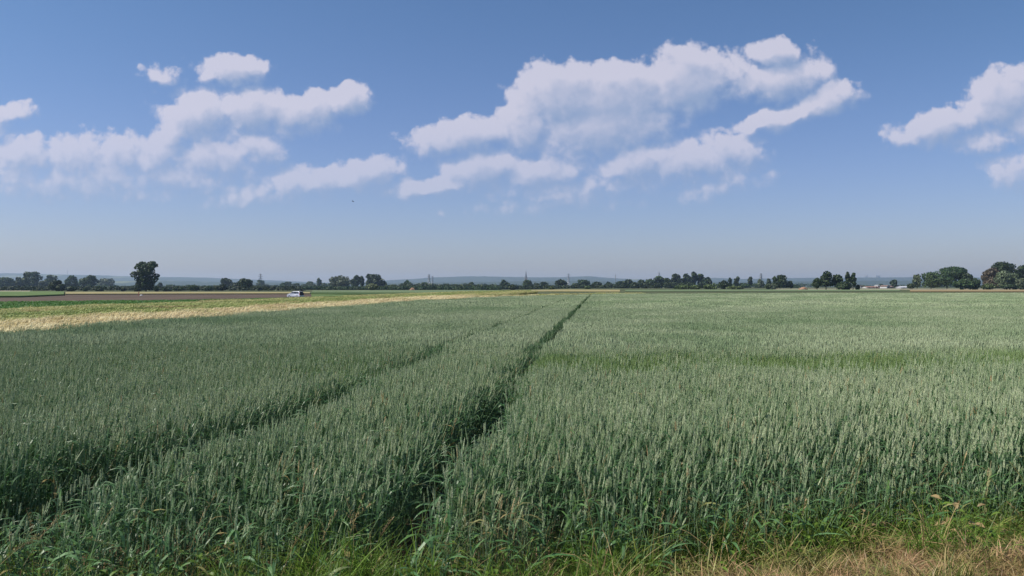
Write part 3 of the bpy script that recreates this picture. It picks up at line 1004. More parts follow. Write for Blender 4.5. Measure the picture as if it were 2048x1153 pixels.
def leaf_cloud(lobes, n, size, r_):
    """leaf-clump quads over a set of lobes [(cx,cy,cz,rx,rz)]"""
    L = np.array(lobes)
    wts = L[:, 3] * L[:, 3] + L[:, 3] * L[:, 4]; wts = wts / wts.sum()
    idx = r_.choice(len(L), n, p=wts)
    d = r_.normal(size=(n, 3)); d /= np.linalg.norm(d, axis=1)[:, None]
    rad = 1 - np.abs(r_.normal(0, .16, n))
    rad = np.where(r_.random(n) < .06, rad + r_.uniform(0, .22, n), rad)
    c = L[idx]
    p = c[:, :3] + d * rad[:, None] * c[:, [3, 3, 4]]
    nrm = d + r_.normal(0, .55, (n, 3)); nrm /= np.linalg.norm(nrm, axis=1)[:, None]
    up = r_.normal(size=(n, 3))
    a = np.cross(nrm, up); a /= np.linalg.norm(a, axis=1)[:, None] + 1e-9
    b = np.cross(nrm, a)
    s = size * r_.uniform(.55, 1.35, n)[:, None]
    a = a * s * .5; b = b * s * .5 * r_.uniform(.6, 1.1, n)[:, None]
    v = np.stack([p - a - b * .6, p + a * .7 - b, p + a + b * .7, p - a * .6 + b], 1).reshape(-1, 3)
    return v


def quads_mesh(name, v, mat):
    n = len(v) // 4
    me = bpy.data.meshes.new(name)
    me.vertices.add(len(v)); me.vertices.foreach_set('co', v.astype(np.float32).ravel())
    me.loops.add(len(v)); me.loops.foreach_set('vertex_index', np.arange(len(v), dtype=np.int32))
    me.polygons.add(n); me.polygons.foreach_set('loop_start', np.arange(0, len(v), 4, dtype=np.int32))
    me.materials.append(mat)
    me.update(calc_edges=True)
    return me


tree_id = [0]
def tree(name, label, cx, wpx, top, dist, col='dark', style='dome', base=.12, cat='tree', group='trees along the far edge of the fields', dens=1.0):
    tree_id[0] += 1
    r_ = np.random.default_rng(100 + tree_id[0])
    X = (cx - 1024) / F * dist
    z0 = float(terr(X, dist))
    H = CAMZ + (HZ - top) / F * dist - z0
    W = wpx / F * dist
    root = link(name, None, loc=(X, dist, z0 - .05))
    root.rotation_euler.z = 0
    tag(root, label, cat, group)
    Rw = W / 2
    lobes = []
    if style == 'dome':
        nl = 16
        for k in range(nl):
            a = r_.uniform(0, 6.28); u = r_.uniform(0, 1)
            zc = base + (1 - base) * (.18 + .66 * u)
            prof = math.sqrt(max(.05, 1 - ((zc - .42) / .60) ** 2))
            rl = r_.uniform(.26, .40) * Rw
            rd = (Rw * prof - rl * .85) * r_.uniform(.65, 1.02)
            lobes.append((math.cos(a) * rd, math.sin(a) * rd, zc * H, rl, min(rl * .9, H * .2)))
        lobes.append((0, 0, (base + (1 - base) * .5) * H, Rw * .62, (1 - base) * H * .40))
        lobes.append((r_.normal(0, .12) * Rw, 0, H * .84, Rw * .42, H * .16))
    elif style == 'tall':
        for k in range(14):
            u = (k + .5) / 14
            zc = base + (1 - base) * (.06 + .86 * u)
            a = r_.uniform(0, 6.28)
            prof = (.6 + .4 * math.sin(u * 3.1)) * (1 - .35 * max(0, u - .7) / .3)
            rl = r_.uniform(.38, .55) * Rw
            lobes.append((math.cos(a) * Rw * .5 * prof, math.sin(a) * Rw * .5 * prof, zc * H, rl, min(rl * 1.3, H * .14)))
    elif style == 'fan':       # narrow below, wide ragged top
        for k in range(44):
            u = r_.uniform(0, 1)
            zc = base + (1 - base) * (.08 + .80 * u)
            prof = .50 + .55 * math.sin(min(1, u * 1.35) * 1.57) if u < .75 else 1.0 - .9 * (u - .75)
            a = r_.uniform(0, 6.28); rl = r_.uniform(.15, .27) * Rw
            rd = (Rw * prof - rl) * r_.uniform(.4, 1.0)
            lobes.append((math.cos(a) * rd, math.sin(a) * rd, zc * H, rl, rl * r_.uniform(.7, 1)))
        lobes.append((0, 0, H * .60, Rw * .55, H * .28))
        lobes.append((-.05 * W, 0, H * .30, Rw * .5, H * .22))
    elif style == 'bush':
        for k in range(9):
            a = r_.uniform(0, 6.28); rl = r_.uniform(.3, .45) * Rw
            rd = (Rw - rl) * r_.uniform(.5, 1)
            lobes.append((math.cos(a) * rd, math.sin(a) * rd * .7, H * r_.uniform(.3, .55), rl, H * r_.uniform(.25, .38)))
        lobes.append((0, 0, H * .5, Rw * .6, H * .5))
    area = W * H
    pxm = F / 2 / dist                   # render pixels per metre
    size = max(.45, 1.5 / pxm)
    n = int(np.clip(area / size ** 2 * 12 * dens, 450, 6500))
    v = leaf_cloud(lobes, n, size, r_)
    v[:, 2] = np.maximum(v[:, 2], .1)
    crown = link('crown', quads_mesh('crown', v, M_CR[col]), root)
    mb = MB()
    tr = max(.12, .022 * H)
    mb.tube([(0, 0, -.1), (.01 * H, 0, H * .25), (0, 0, H * .6), (.02 * H, 0, H * .85)], [tr * 1.2, tr, tr * .6, tr * .2], 7)
    for k in range(5):
        a = k * 1.3 + r_.uniform(0, 1)
        zb = H * (.22 + .09 * k)
        mb.tube([(0, 0, zb), (math.cos(a) * Rw * .35, math.sin(a) * Rw * .35, zb + H * .12), (math.cos(a) * Rw * .65, math.sin(a) * Rw * .65, zb + H * .24)], [tr * .5, tr * .32, tr * .1], 5)
    link('trunk', mb.mesh('trunk', [M_BARK], True), root)
    return root


BG = 'bushes along the far edge of the fields'
TREES = [
    # cx, w, top, dist, colour, style, label
    (8, 52, 555, 760, 'mid', 'dome', 'hazy broad round tree at the left edge of the photo'),
    (40, 22, 555, 740, 'mid', 'dome', 'small hazy tree squeezed between the leftmost tree and the tallest tree of the left row'),
    (62, 44, 544, 700, 'mid', 'dome', 'tallest hazy round tree of the left row, second big crown from the left edge'),
    (88, 26, 562, 690, 'pale', 'dome', 'low hazy tree leaning against the right foot of the tallest tree of the left row'),
    (104, 28, 550, 800, 'mid', 'dome', 'hazy tree rising just behind the very dark round tree on the left'),
    (113, 36, 560, 440, 'dark', 'dome', 'very dark round tree standing in front of the hazy left row'),
    (144, 28, 551, 720, 'mid', 'dome', 'hazy tree under the thin mast, right of the very dark round tree'),
    (176, 40, 551, 640, 'mid', 'dome', 'round tree standing alone with sky gaps both sides, right of the thin mast'),
    (214, 38, 558, 980, 'pale', 'dome', 'pale hazy low tree halfway between the round lone tree and the tall ragged tree'),
    (452, 28, 557, 700, 'mid', 'dome', 'left one of the pair of round trees above the dark hedge'),
    (467, 22, 565, 690, 'mid', 'dome', 'small crown filling the gap between the pair of round trees above the dark hedge'),
    (489, 36, 557, 560, 'dark', 'dome', 'dark round tree reaching the ground, right one of the pair above the hedge'),
    (521, 18, 561, 1100, 'mid', 'tall', 'thin hazy tree at the foot of the power pylon left of the car'),
    (567, 17, 566, 850, 'mid', 'dome', 'small dark tree above the front of the parked car'),
    (576, 18, 564, 1000, 'mid', 'dome', 'hazy round tree above the bonnet of the parked car'),
    (592, 20, 567, 950, 'mid', 'dome', 'low round tree directly above the roof of the parked car'),
    (618, 20, 564, 1000, 'mid', 'dome', 'hazy round tree just right of the raised tailgate'),
    (638, 9, 558, 900, 'mid', 'tall', 'slim upright tree just left of the big pale willow'),
    (630, 10, 573, 600, 'dark', 'bush', 'left one of the small black-green bushes below the slim upright tree'),
    (643, 12, 572, 600, 'dark', 'bush', 'right one of the small black-green bushes below the slim upright tree'),
    (680, 48, 551, 640, 'pale', 'dome', 'big pale grey-green willow at the left of the broad middle clump'),
    (712, 26, 551, 680, 'dark', 'dome', 'dark upright tree squeezed between the pale willow and the broad dark dome'),
    (724, 12, 553, 690, 'mid', 'tall', 'narrow tree in the middle of the broad middle clump'),
    (750, 50, 549, 660, 'dark', 'dome', 'broad dark dome-shaped tree at the right of the middle clump'),
    (743, 34, 567, 560, 'light', 'bush', 'round lighter green bush in front of the broad dark dome'),
    (782, 26, 570, 600, 'mid', 'bush', 'low round bush at the right foot of the broad dark dome'),
    (815, 18, 561, 700, 'mid', 'dome', 'round tree rising behind the orange-brown heap'),
    (806, 16, 568, 650, 'dark', 'dome', 'low dark tree just left of the orange-brown heap'),
    (848, 22, 565, 900, 'mid', 'dome', 'first hazy tree right of the heap, below the tall lattice pylon'),
    (890, 20, 568, 950, 'mid', 'dome', 'hazy low tree right of the tall lattice pylon in the long row'),
    (942, 15, 565, 640, 'dark', 'dome', 'small dark round tree alone in front of the long hazy row'),
    (974, 14, 570, 700, 'dark', 'bush', 'left one of two small dark bushes left of the church spire'),
    (984, 12, 570, 700, 'dark', 'bush', 'right one of two small dark bushes left of the church spire'),
    (1010, 22, 560, 600, 'dark', 'dome', 'dark round tree left of the church spire'),
    (1026, 22, 569, 560, 'mid', 'bush', 'low round bush between the dark round tree and the church spire'),
    (992, 18, 571, 620, 'mid', 'bush', 'low bush at the left foot of the dark round tree near the church'),
    (1055, 22, 560, 620, 'mid', 'dome', 'grey-green tree directly below the church spire'),
    (1073, 16, 567, 700, 'pale', 'dome', 'pale low tree just right of the church spire'),
    (1088, 20, 565, 680, 'mid', 'dome', 'flat-topped tree second to the right of the church spire'),
    (1103, 16, 574, 540, 'light', 'bush', 'light green low bush in front of the trees right of the church'),
    (1122, 32, 560, 620, 'dark', 'dome', 'dark dome-shaped tree right of the light green low bush'),
    (1149, 14, 567, 680, 'mid', 'dome', 'small tree in the gap between two dark domes right of the church'),
    (1167, 32, 560, 620, 'dark', 'dome', 'dark broad tree above the vanishing wheel tracks, left side'),
    (1175, 16, 573, 560, 'light', 'bush', 'low lighter bush at the foot of the tree above the wheel tracks'),
    (1195, 22, 564, 640, 'dark', 'dome', 'dark tree directly above the point where the wheel tracks vanish'),
    (1218, 16, 564, 640, 'dark', 'dome', 'upright dark tree left of the thin radio mast'),
    (1240, 22, 562, 640, 'dark', 'dome', 'dark tree right below the thin radio mast'),
    (1258, 26, 559, 640, 'dark', 'dome', 'first tree of the long dark wood, right of the thin radio mast'),
    (1283, 22, 560, 640, 'mid', 'dome', 'second tree of the long dark wood, with a small notch to its right'),
    (1298, 18, 558, 640, 'mid', 'dome', 'third tree of the long dark wood, left of the tall tower'),
    (1318, 32, 552, 650, 'dark', 'dome', 'broad tree directly below the tall tower in the long dark wood'),
    (1336, 20, 556, 640, 'mid', 'dome', 'lower tree right of the tall tower in the long dark wood'),
    (1352, 24, 547, 640, 'dark', 'dome', 'leftmost of the four highest crowns of the long dark wood'),
    (1374, 22, 547, 640, 'dark', 'dome', 'second of the four highest crowns of the long dark wood'),
    (1388, 18, 546, 650, 'dark', 'tall', 'third and tallest of the four highest crowns of the long dark wood'),
    (1400, 18, 549, 650, 'mid', 'tall', 'rightmost of the four highest crowns of the long dark wood'),
    (1414, 20, 554, 640, 'dark', 'dome', 'last and lower tree at the right end of the long dark wood'),
    (1362, 36, 569, 500, 'light', 'bush', 'left stretch of pale bushes in front of the long dark wood'),
    (1390, 30, 570, 500, 'light', 'bush', 'middle stretch of pale bushes in front of the long dark wood'),
    (1420, 36, 568, 500, 'light', 'bush', 'right stretch of pale bushes in front of the long dark wood'),
    (1449, 28, 561, 520, 'dark', 'bush', 'round dark tree at the right end of the pale bushes'),
    (1460, 7, 556, 640, 'mid', 'tall', 'thin feathery tree just right of the round dark tree'),
    (1474, 12, 554, 640, 'mid', 'tall', 'upright oval tree on a visible stem, left of the gap with the far hills'),
    (1486, 34, 566, 640, 'mid', 'bush', 'low scrub beneath the two upright oval trees'),
    (1500, 11, 555, 640, 'mid', 'tall', 'second upright oval tree on a stem, left of the pylon'),
    (1521, 14, 559, 620, 'pale', 'dome', 'greyish round tree at the foot of the right-hand pylon'),
    (1537, 12, 558, 620, 'dark', 'dome', 'small dark tree just right of the right-hand pylon'),
    (1542, 30, 567, 480, 'pale', 'bush', 'pale green bush spreading below the right-hand pylon'),
    (1560, 32, 550, 560, 'dark', 'dome', 'big dark tree right of the right-hand pylon and left of the dirt heap'),
    (1581, 14, 562, 560, 'mid', 'dome', 'small tree at the right foot of the big dark tree near the dirt heap'),
    (1470, 40, 572, 490, 'light', 'bush', 'low light green shrubs below the upright oval trees'),
    (1634, 22, 556, 420, 'mid', 'dome', 'left, lower tree of the dark isolated copse beside the dirt heap'),
    (1652, 28, 542, 430, 'dark', 'dome', 'tallest tree of the dark isolated copse, on its left half'),
    (1674, 26, 549, 430, 'dark', 'dome', 'middle tree of the dark isolated copse with a flat top'),
    (1696, 14, 545, 420, 'mid', 'tall', 'slim tree with a split top on the right half of the isolated copse'),
    (1706, 13, 546, 430, 'mid', 'tall', 'rightmost slim tree of the isolated copse'),
    (1690, 40, 562, 415, 'dark', 'bush', 'dark undergrowth at the foot of the right half of the isolated copse'),
    (1716, 10, 570, 430, 'dark', 'bush', 'small bush just right of the isolated copse'),
    (1788, 17, 560, 620, 'dark', 'dome', 'small round dark tree standing alone right of the white gable house'),
    (1761, 14, 569, 900, 'mid', 'dome', 'hazy little tree just left of the white gable house'),
    (1834, 18, 550, 560, 'pale', 'tall', 'wispy grey willow left of the huge broad dome on the right'),
    (1822, 18, 566, 540, 'mid', 'bush', 'low bush at the left foot of the wispy grey willow'),
    (1894, 104, 534, 560, 'dark', 'dome', 'huge broad dome of dark trees on the right with stems showing below'),
    (1862, 34, 546, 540, 'mid', 'dome', 'left shoulder tree of the huge broad dome on the right'),
    (1932, 36, 548, 545, 'dark', 'dome', 'right shoulder tree of the huge broad dome on the right'),
    (1926, 44, 558, 470, 'mid', 'bush', 'dark green bush in front of the right side of the huge dome'),
    (1950, 36, 556, 475, 'dark', 'bush', 'dark bush filling the gap between the huge dome and the copper tree'),
    (2008, 84, 526, 540, 'dark', 'dome', 'tallest dark tree behind the copper one at the right edge'),
    (2046, 40, 530, 540, 'dark', 'dome', 'dark tree cut by the right edge of the photo'),
    (1985, 44, 536, 500, 'copper', 'dome', 'copper-brown tree near the right edge'),
    (2014, 48, 543, 480, 'pale', 'dome', 'pale whitish-green tree right of the copper-brown one'),
    (2042, 26, 557, 470, 'pale', 'bush', 'small pale bush at the right edge below the dark tree'),
    (1978, 36, 567, 460, 'light', 'bush', 'fresh green low bush under the copper-brown tree'),
    (2020, 40, 569, 455, 'dark', 'bush', 'dark low bush under the pale whitish-green tree'),
    (292, 62, 519, 434, 'dark', 'fan', 'tall ragged dark tree standing alone on the left with bare stems at its foot'),
    (275, 18, 575, 425, 'dark', 'bush', 'small round bush at the left foot of the tall ragged tree'),
    (313, 9, 573, 425, 'dark', 'bush', 'tiny bush at the right foot of the tall ragged tree'),
    (320, 11, 566, 800, 'mid', 'dome', 'small round hazy tree right of the tall ragged tree'),
    (331, 24, 576, 450, 'dark', 'bush', 'low dark bushes between the tall ragged tree and the white sheds'),
    (142, 22, 573, 450, 'dark', 'bush', 'low dark bush below the thin mast'),
    (171, 10, 576, 450, 'mid', 'bush', 'tiny bush under the lone round tree of the left row'),
    (200, 18, 574, 450, 'dark', 'bush', 'low black-green bush below the pale hazy low tree'),
    (246, 12, 575, 450, 'dark', 'bush', 'small black-green bush left of the tall ragged tree'),
    (358, 26, 573, 470, 'dark', 'bush', 'dark low bush just right of the white sheds'),
    (386, 28, 569, 480, 'mid', 'bush', 'rounded green bush in the hedge left of the pair of round trees'),
    (415, 26, 572, 480, 'dark', 'bush', 'flat dark bush in the hedge left of the pair of round trees'),
    (443, 34, 569, 500, 'dark', 'bush', 'dark hedge bush at the foot of the left round tree of the pair'),
    (519, 11, 573, 500, 'dark', 'bush', 'small dark bush at the foot of the power pylon left of the car'),
]
for cx, wd, tp, dd, cc, stl, lab in TREES:
    bushy = stl == 'bush' and 'tree' not in lab.split(',')[0].split(' in ')[0].split(' at ')[0].split(' of ')[0].split(' below ')[0].split(' right ')[0].split(' left ')[0]
    if dd >= 600: dd *= 1.35
    tree('bush' if bushy else 'tree', lab, cx, wd, tp, dd, cc, stl, base=0.04 if stl in ('dome', 'bush', 'fan') else .22,
         cat='bush' if bushy else 'tree', group=BG if bushy else 'trees along the far edge of the fields')


def wood(name, label, prof, dist, col, size=1.6, depth=30):
    """far wood that reads as one mass; prof = [(px, top)]"""
    r_ = np.random.default_rng(int(prof[0][0]) + 977)
    lobes = []
    x = prof[0][0]
    while x < prof[-1][0]:
        top = np.interp(x, [p[0] for p in prof], [p[1] for p in prof]) + r_.uniform(-.5, 2.6)
        wpx = r_.uniform(5, 13)
        X = (x - 1024) / F * dist; W = wpx / F * dist
        Yc = dist + r_.uniform(0, depth)
        H = max(3, CAMZ + (HZ - top) / F * dist - float(terr(X, dist)))
        z0 = float(terr(X, dist))
        lobes.append((X, Yc, z0 + H * .68, W * .62, H * .34))
        lobes.append((X + r_.uniform(-.4, .4) * W, Yc - 3, z0 + H * .33, W * .75, H * .36))
        x += wpx * .55
    W_ = (prof[-1][0] - prof[0][0]) / F * dist
    n = int(np.clip(W_ * 9 / size ** 2 * 9, 800, 16000))
    v = leaf_cloud(lobes, n, size, r_)
    v[:, 2] = np.maximum(v[:, 2], -1.0)
    o = link(name, quads_mesh(name, v, M_CR[col]))
    return tag(o, label, 'wood', kind='stuff')


wood('distant_wood', 'low hazy wood behind the left fields', [(-260, 563), (0, 568), (60, 566), (240, 572), (330, 570), (420, 571)], 1150, 'mid')
wood('distant_wood', 'low hazy wood between the tall ragged tree and the middle clump', [(330, 573), (450, 570), (540, 569), (600, 568), (660, 566)], 1250, 'mid')
wood('distant_wood', 'long low row of hazy trees between the orange-brown heap and the church', [(770, 570), (840, 566), (870, 568), (900, 569), (935, 568), (1000, 570)], 820, 'mid', 1.3)
wood('distant_wood', 'far bluish woodland under the hills left of the church', [(760, 570), (900, 568), (960, 567), (1060, 569)], 2300, 'mid', 3.0, 80)
wood('distant_wood', 'dense dark undergrowth joining the trees right of the church', [(1000, 571), (1130, 570), (1200, 569), (1250, 566), (1340, 563), (1420, 566)], 700, 'dark', 1.2)
wood('distant_wood', 'low hazy wood right of the long dark wood', [(1420, 567), (1480, 566), (1540, 567), (1600, 569)], 900, 'mid', 1.4)
wood('distant_wood', 'flat blue wood behind the dirt heap', [(1560, 566), (1640, 566), (1700, 567)], 1900, 'mid', 2.6, 60)
wood('distant_wood', 'low hazy trees around the farm buildings on the right', [(1700, 573), (1740, 571), (1780, 570), (1830, 570), (1960, 571), (2300, 568)], 1300, 'mid', 1.8, 60)
wood('distant_wood', 'band of low dark shrubs on the field edge at the left', [(-260, 577), (0, 577.5), (250, 577.5), (420, 577.5), (600, 578)], 520, 'dark', .8, 8)
wood('distant_wood', 'band of low dark shrubs on the field edge in the middle', [(600, 577), (800, 577), (1000, 576)], 620, 'dark', .9, 8)

# ------------------------------------------------------------------ hills
def mat_hill():
    m_, t, out = new_mat('hill_forest')
    geo = t.node('ShaderNodeNewGeometry')
    mp = t.node('ShaderNodeMapping'); t.put(mp.inputs['Vector'], geo.outputs['Position'])
    mp.inputs['Scale'].default_value = (1, .35, 4.0)
    n1 = t.noise(mp.outputs[0], .0016, 5, .6)
    n2 = t.noise(geo.outputs['Position'], .02, 4, .6)
    col = t.mix(t.ramp(n2, .3, .7), (.02, .035, .014, 1), (.04, .058, .022, 1))
    col = t.mix(t.ramp(n1, .60, .66), col, (.13, .15, .07, 1))
    bs = t.node('ShaderNodeBsdfPrincipled'); t.put(bs.inputs['Base Color'], col); bs.inputs['Roughness'].default_value = 1
    bs.inputs['Specular IOR Level'].default_value = .1
    t.put(out.inputs['Surface'], bs.outputs[0])
    return m_


M_HILL = mat_hill()
def hills(name, prof, dist, depth, nx=420, ny=14, rough=5):
    xs = np.linspace(-1700, 3700, nx)
    tops = np.interp(xs, [p[0] for p in prof], [p[1] for p in prof])
    r_ = np.random.default_rng(int(dist))
    k = np.convolve(r_.normal(0, 1, nx + 8), np.ones(5) / 5, 'same')[4:-4]
    v = []
    for j in range(ny):
        u = j / (ny - 1)
        for i in range(nx):
            d = dist + (u - 1) * depth
            X = (xs[i] - 1024) / F * dist
            H = max(1, CAMZ + (HZ - tops[i]) / F * dist)
            bumpz = 0 if j == 0 else (H * .14 * math.sin(i * .11 + j * 1.3) * math.sin(u * math.pi) + r_.normal(0, rough * .3) * u)
            v.append((X * (1 + (u - 1) * depth / dist * .6), d, -1.5 + (H + 1.5) * (math.sin(u * 1.5708) ** 1.15) + bumpz + k[i] * rough * .25 * u))
    for i in range(nx):
        x, y, z = v[(ny - 1) * nx + i]
        v.append((x, y + depth * .6, -1.5))
    f = [(j * nx + i, j * nx + i + 1, (j + 1) * nx + i + 1, (j + 1) * nx + i) for j in range(ny) for i in range(nx - 1)]
    me = bpy.data.meshes.new(name); me.from_pydata(v, [], f); me.materials.append(M_HILL)
    me.polygons.foreach_set('use_smooth', [True] * len(f)); me.update()
    return tag(link(name, me), kind='structure')


hills('hills', [(-1700, 556), (-300, 552), (0, 550.5), (40, 548.5), (100, 549), (170, 551), (250, 553.5), (330, 555), (400, 556), (470, 559), (560, 562), (640, 566), (720, 568), (780, 562),
                (830, 559.5), (870, 556), (930, 553.6), (1000, 554.5), (1080, 556), (1130, 555.5), (1175, 554), (1225, 558), (1300, 561), (1370, 561), (1420, 557.5), (1480, 559), (1560, 557.5), (1620, 556.5), (1700, 556), (1800, 556), (1870, 555.5), (1960, 557), (2100, 558), (3700, 560)], 9200, 2200)
hills('near_hills', [(-1700, 565), (200, 563), (330, 562), (450, 565), (560, 566), (700, 568), (850, 566), (1000, 564), (1150, 563), (1300, 566), (1500, 565), (1700, 562), (1900, 563), (2100, 564), (3700, 566)], 6000, 1200, rough=3)

# ------------------------------------------------------------------ pylons, masts, church, towers
M_STEEL = mat_simple('galvanised_steel', (.30, .31, .32), .5, .6)
M_SLATE = mat_simple('slate_roof', (.10, .11, .13), .6)
M_STONE = mat_simple('sandstone', (.32, .28, .24), .9)
M_CONC = mat_simple('pale_concrete', (.55, .54, .52), .8)
M_GLASSD = mat_simple('dark_window_glass', (.03, .035, .04), .1)
M_WHITE = mat_simple('white_render', (.62, .61, .60), .8, var=.04)
M_REDR = mat_simple('red_tile_roof', (.24, .13, .10), .8, var=.2)
M_BROWNR = mat_simple('brown_tile_roof', (.16, .11, .09), .8, var=.2)
M_GREYR = mat_simple('grey_sheet_roof', (.5, .5, .52), .5)


def pylon(label, cx, top, dist, arms=3, name='pylon'):
    X = (cx - 1024) / F * dist; z0 = float(terr(X, dist)); H = CAMZ + (HZ - top) / F * dist - z0
    root = link(name, None, loc=(X, dist, z0)); root.rotation_euler.z = .3
    tag(root, label, 'pylon', 'power pylons beyond the trees')
    th = max(.16, .00022 * dist)
    b = H * .09; mb = MB()
    lv = [0, .2, .38, .54, .68, .8, .9, 1.0]
    wv = [b * (1 - u) ** 1.2 + .5 for u in lv]
    for sx, sy in ((1, 1), (1, -1), (-1, 1), (-1, -1)):
        mb.tube([(sx * w_, sy * w_, u * H) for u, w_ in zip(lv, wv)], th, 4)
    for i in range(len(lv) - 1):
        for q in range(4):
            c = [(1, 1), (1, -1), (-1, -1), (-1, 1)]
            a, d = c[q], c[(q + 1) % 4]
            mb.tube([(a[0] * wv[i], a[1] * wv[i], lv[i] * H), (d[0] * wv[i + 1], d[1] * wv[i + 1], lv[i + 1] * H)], th * .6, 3)
            mb.tube([(d[0] * wv[i], d[1] * wv[i], lv[i] * H), (a[0] * wv[i + 1], a[1] * wv[i + 1], lv[i + 1] * H)], th * .6, 3)
    link('lattice_mast', mb.mesh('lattice_mast', [M_STEEL]), root)
    for k in range(arms):
        mb = MB(); z = H * (.94 - .13 * k); L = H * (.10, .15, .12)[k % 3]
        for sg in (-1, 1):
            mb.tube([(0, 0, z + H * .02), (sg * L, 0, z)], th * .8, 4)
            mb.tube([(0, 0, z - H * .012), (sg * L, 0, z)], th * .8, 4)
            mb.tube([(sg * L, 0, z), (sg * L, 0, z - H * .035)], th * .7, 4)
        link('cross_arm', mb.mesh('cross_arm', [M_STEEL]), root)


pylon('lattice power pylon behind the trees left of the parked car', 521, 548, 1500)
pylon('lattice power pylon right of the middle clump, darkest of the pylons', 858, 549, 1700)
pylon('faint power pylon on the skyline right of the church spire', 1137, 547.5, 3200, 2)
pylon('lattice power pylon above the pale bush right of the upright oval trees', 1522, 547, 1500)
pylon('faint short power pylon just right of the darkest pylon', 865, 552.5, 2600, 2)


def mast(label, cx, top, dist, rad, name='radio_mast', deck=False):
    X = (cx - 1024) / F * dist; z0 = float(terr(X, dist)) - 1; H = CAMZ + (HZ - top) / F * dist - z0
    root = link(name, None, loc=(X, dist, z0)); tag(root, label, 'tower' if deck else 'mast')
    mb = MB(); mb.tube([(0, 0, 0), (0, 0, H * .6), (0, 0, H * .86)], [rad * 1.15, rad, rad * .9], 10)
    link('shaft', mb.mesh('shaft', [M_CONC if deck else M_STEEL], True), root)
    mb = MB(); mb.tube([(0, 0, H * .86), (0, 0, H)], [rad * .55, rad * .3], 6)
    link('antenna', mb.mesh('antenna', [M_STEEL]), root)
    for z in (.74, .80, .86):
        mb = MB()
        mb.tube([(0, 0, H * z), (0, 0, H * z + .012 * H)], [rad * (1.7 if deck else 1.8)] * 2, 12)
        link('platform', mb.mesh('platform', [M_CONC if deck else M_STEEL]), root)


mast('very thin tall radio mast above the left hills', 135, 537, 5200, .9)
mast('thin dark radio mast left of the long dark wood', 1231, 547.5, 2200, .8)
mast('thick grey tower rising above the long dark wood', 1318, 543, 3200, 3.0, 'radio_tower', True)

# church
CD = 2500.0
CX = (1052 - 1024) / F * CD
church = tag(link('church', None, loc=(CX, CD, float(terr(CX, CD)))), 'church with a tall slender dark spire rising over the trees in the middle', 'church')
mb = MB(); mb.box((0, 0, 14), (8.4, 8.4, 28)); link('tower', mb.mesh('tower', [M_STONE]), church)
for sx in (-1, 1):
    for sy in (-1, 1):
        mb = MB()
        mb.tube([(sx * 3.9, sy * 3.9, 27), (sx * 3.9, sy * 3.9, 30), (sx * 3.9, sy * 3.9, 35)], [.8, .7, .05], 6)
        link('pinnacle', mb.mesh('pinnacle', [M_STONE]), church)
sp_top = CAMZ + (HZ - 541) / F * CD
mb = MB(); mb.tube([(0, 0, 28), (0, 0, 33), (0, 0, sp_top)], [4.6, 3.0, .25], 8); spire = link('spire', mb.mesh('spire', [M_SLATE]), church)
mb = MB(); mb.tube([(0, 0, sp_top - .5), (0, 0, sp_top + 4)], .2, 4); mb.tube([(-1.1, 0, sp_top + 2.6), (1.1, 0, sp_top + 2.6)], .2, 4)
link('cross', mb.mesh('cross', [M_STEEL]), spire)
mb = MB(); mb.box((0, 17, 6), (14, 26, 12)); link('nave', mb.mesh('nave', [M_STONE]), church)
mb = MB(); mb.add([(-7.6, 4, 12), (7.6, 4, 12), (7.6, 30, 12), (-7.6, 30, 12), (0, 4, 19), (0, 30, 19)], [(0, 1, 4), (1, 2, 5, 4), (2, 3, 5), (3, 0, 4, 5), (0, 3, 2, 1)])
link('nave_roof', mb.mesh('nave_roof', [M_SLATE]), church)
for z in (16, 23):
    mb = MB(); mb.box((0, -4.25, z), (1.6, .12, 3.6)); link('window', mb.mesh('window', [M_GLASSD]), church)


def highrise(label, cx, wpx, top, dist):
    X = (cx - 1024) / F * dist; H = CAMZ + (HZ - top) / F * dist; W = wpx / F * dist
    root = tag(link('apartment_tower', None, loc=(X, dist, 0)), label, 'high-rise', 'pale high-rise blocks on the hill ridge')
    mb = MB(); mb.box((0, 0, H / 2), (W, W * .8, H)); link('wall', mb.mesh('wall', [M_CONC]), root)
    mb = MB(); mb.box((0, 0, H + 1.5), (W * .5, W * .4, 3)); link('roof_house', mb.mesh('roof_house', [M_CONC]), root)
    mb = MB()
    for k in range(14):
        mb.box((0, -W * .4 - .1, H - 4 - k * 4.2), (W * .8, .3, 1.5))
    link('window_band', mb.mesh('window_band', [M_GLASSD]), root)


for lab, cx, wp, tp in (('left one of the left pair of far high-rises on the right ridge', 1729.6, 1.7, 551.6), ('right one of the left pair of far high-rises on the right ridge', 1733.4, 2.6, 550.6),
                        ('leftmost of the three grouped far high-rises on the right ridge', 1752.6, 2.2, 550.4), ('middle of the three grouped far high-rises on the right ridge', 1755.9, 2.4, 551.2),
                        ('rightmost of the three grouped far high-rises on the right ridge', 1759.2, 2.0, 550.6)):
    highrise(lab, cx, wp, tp, 9300.0)


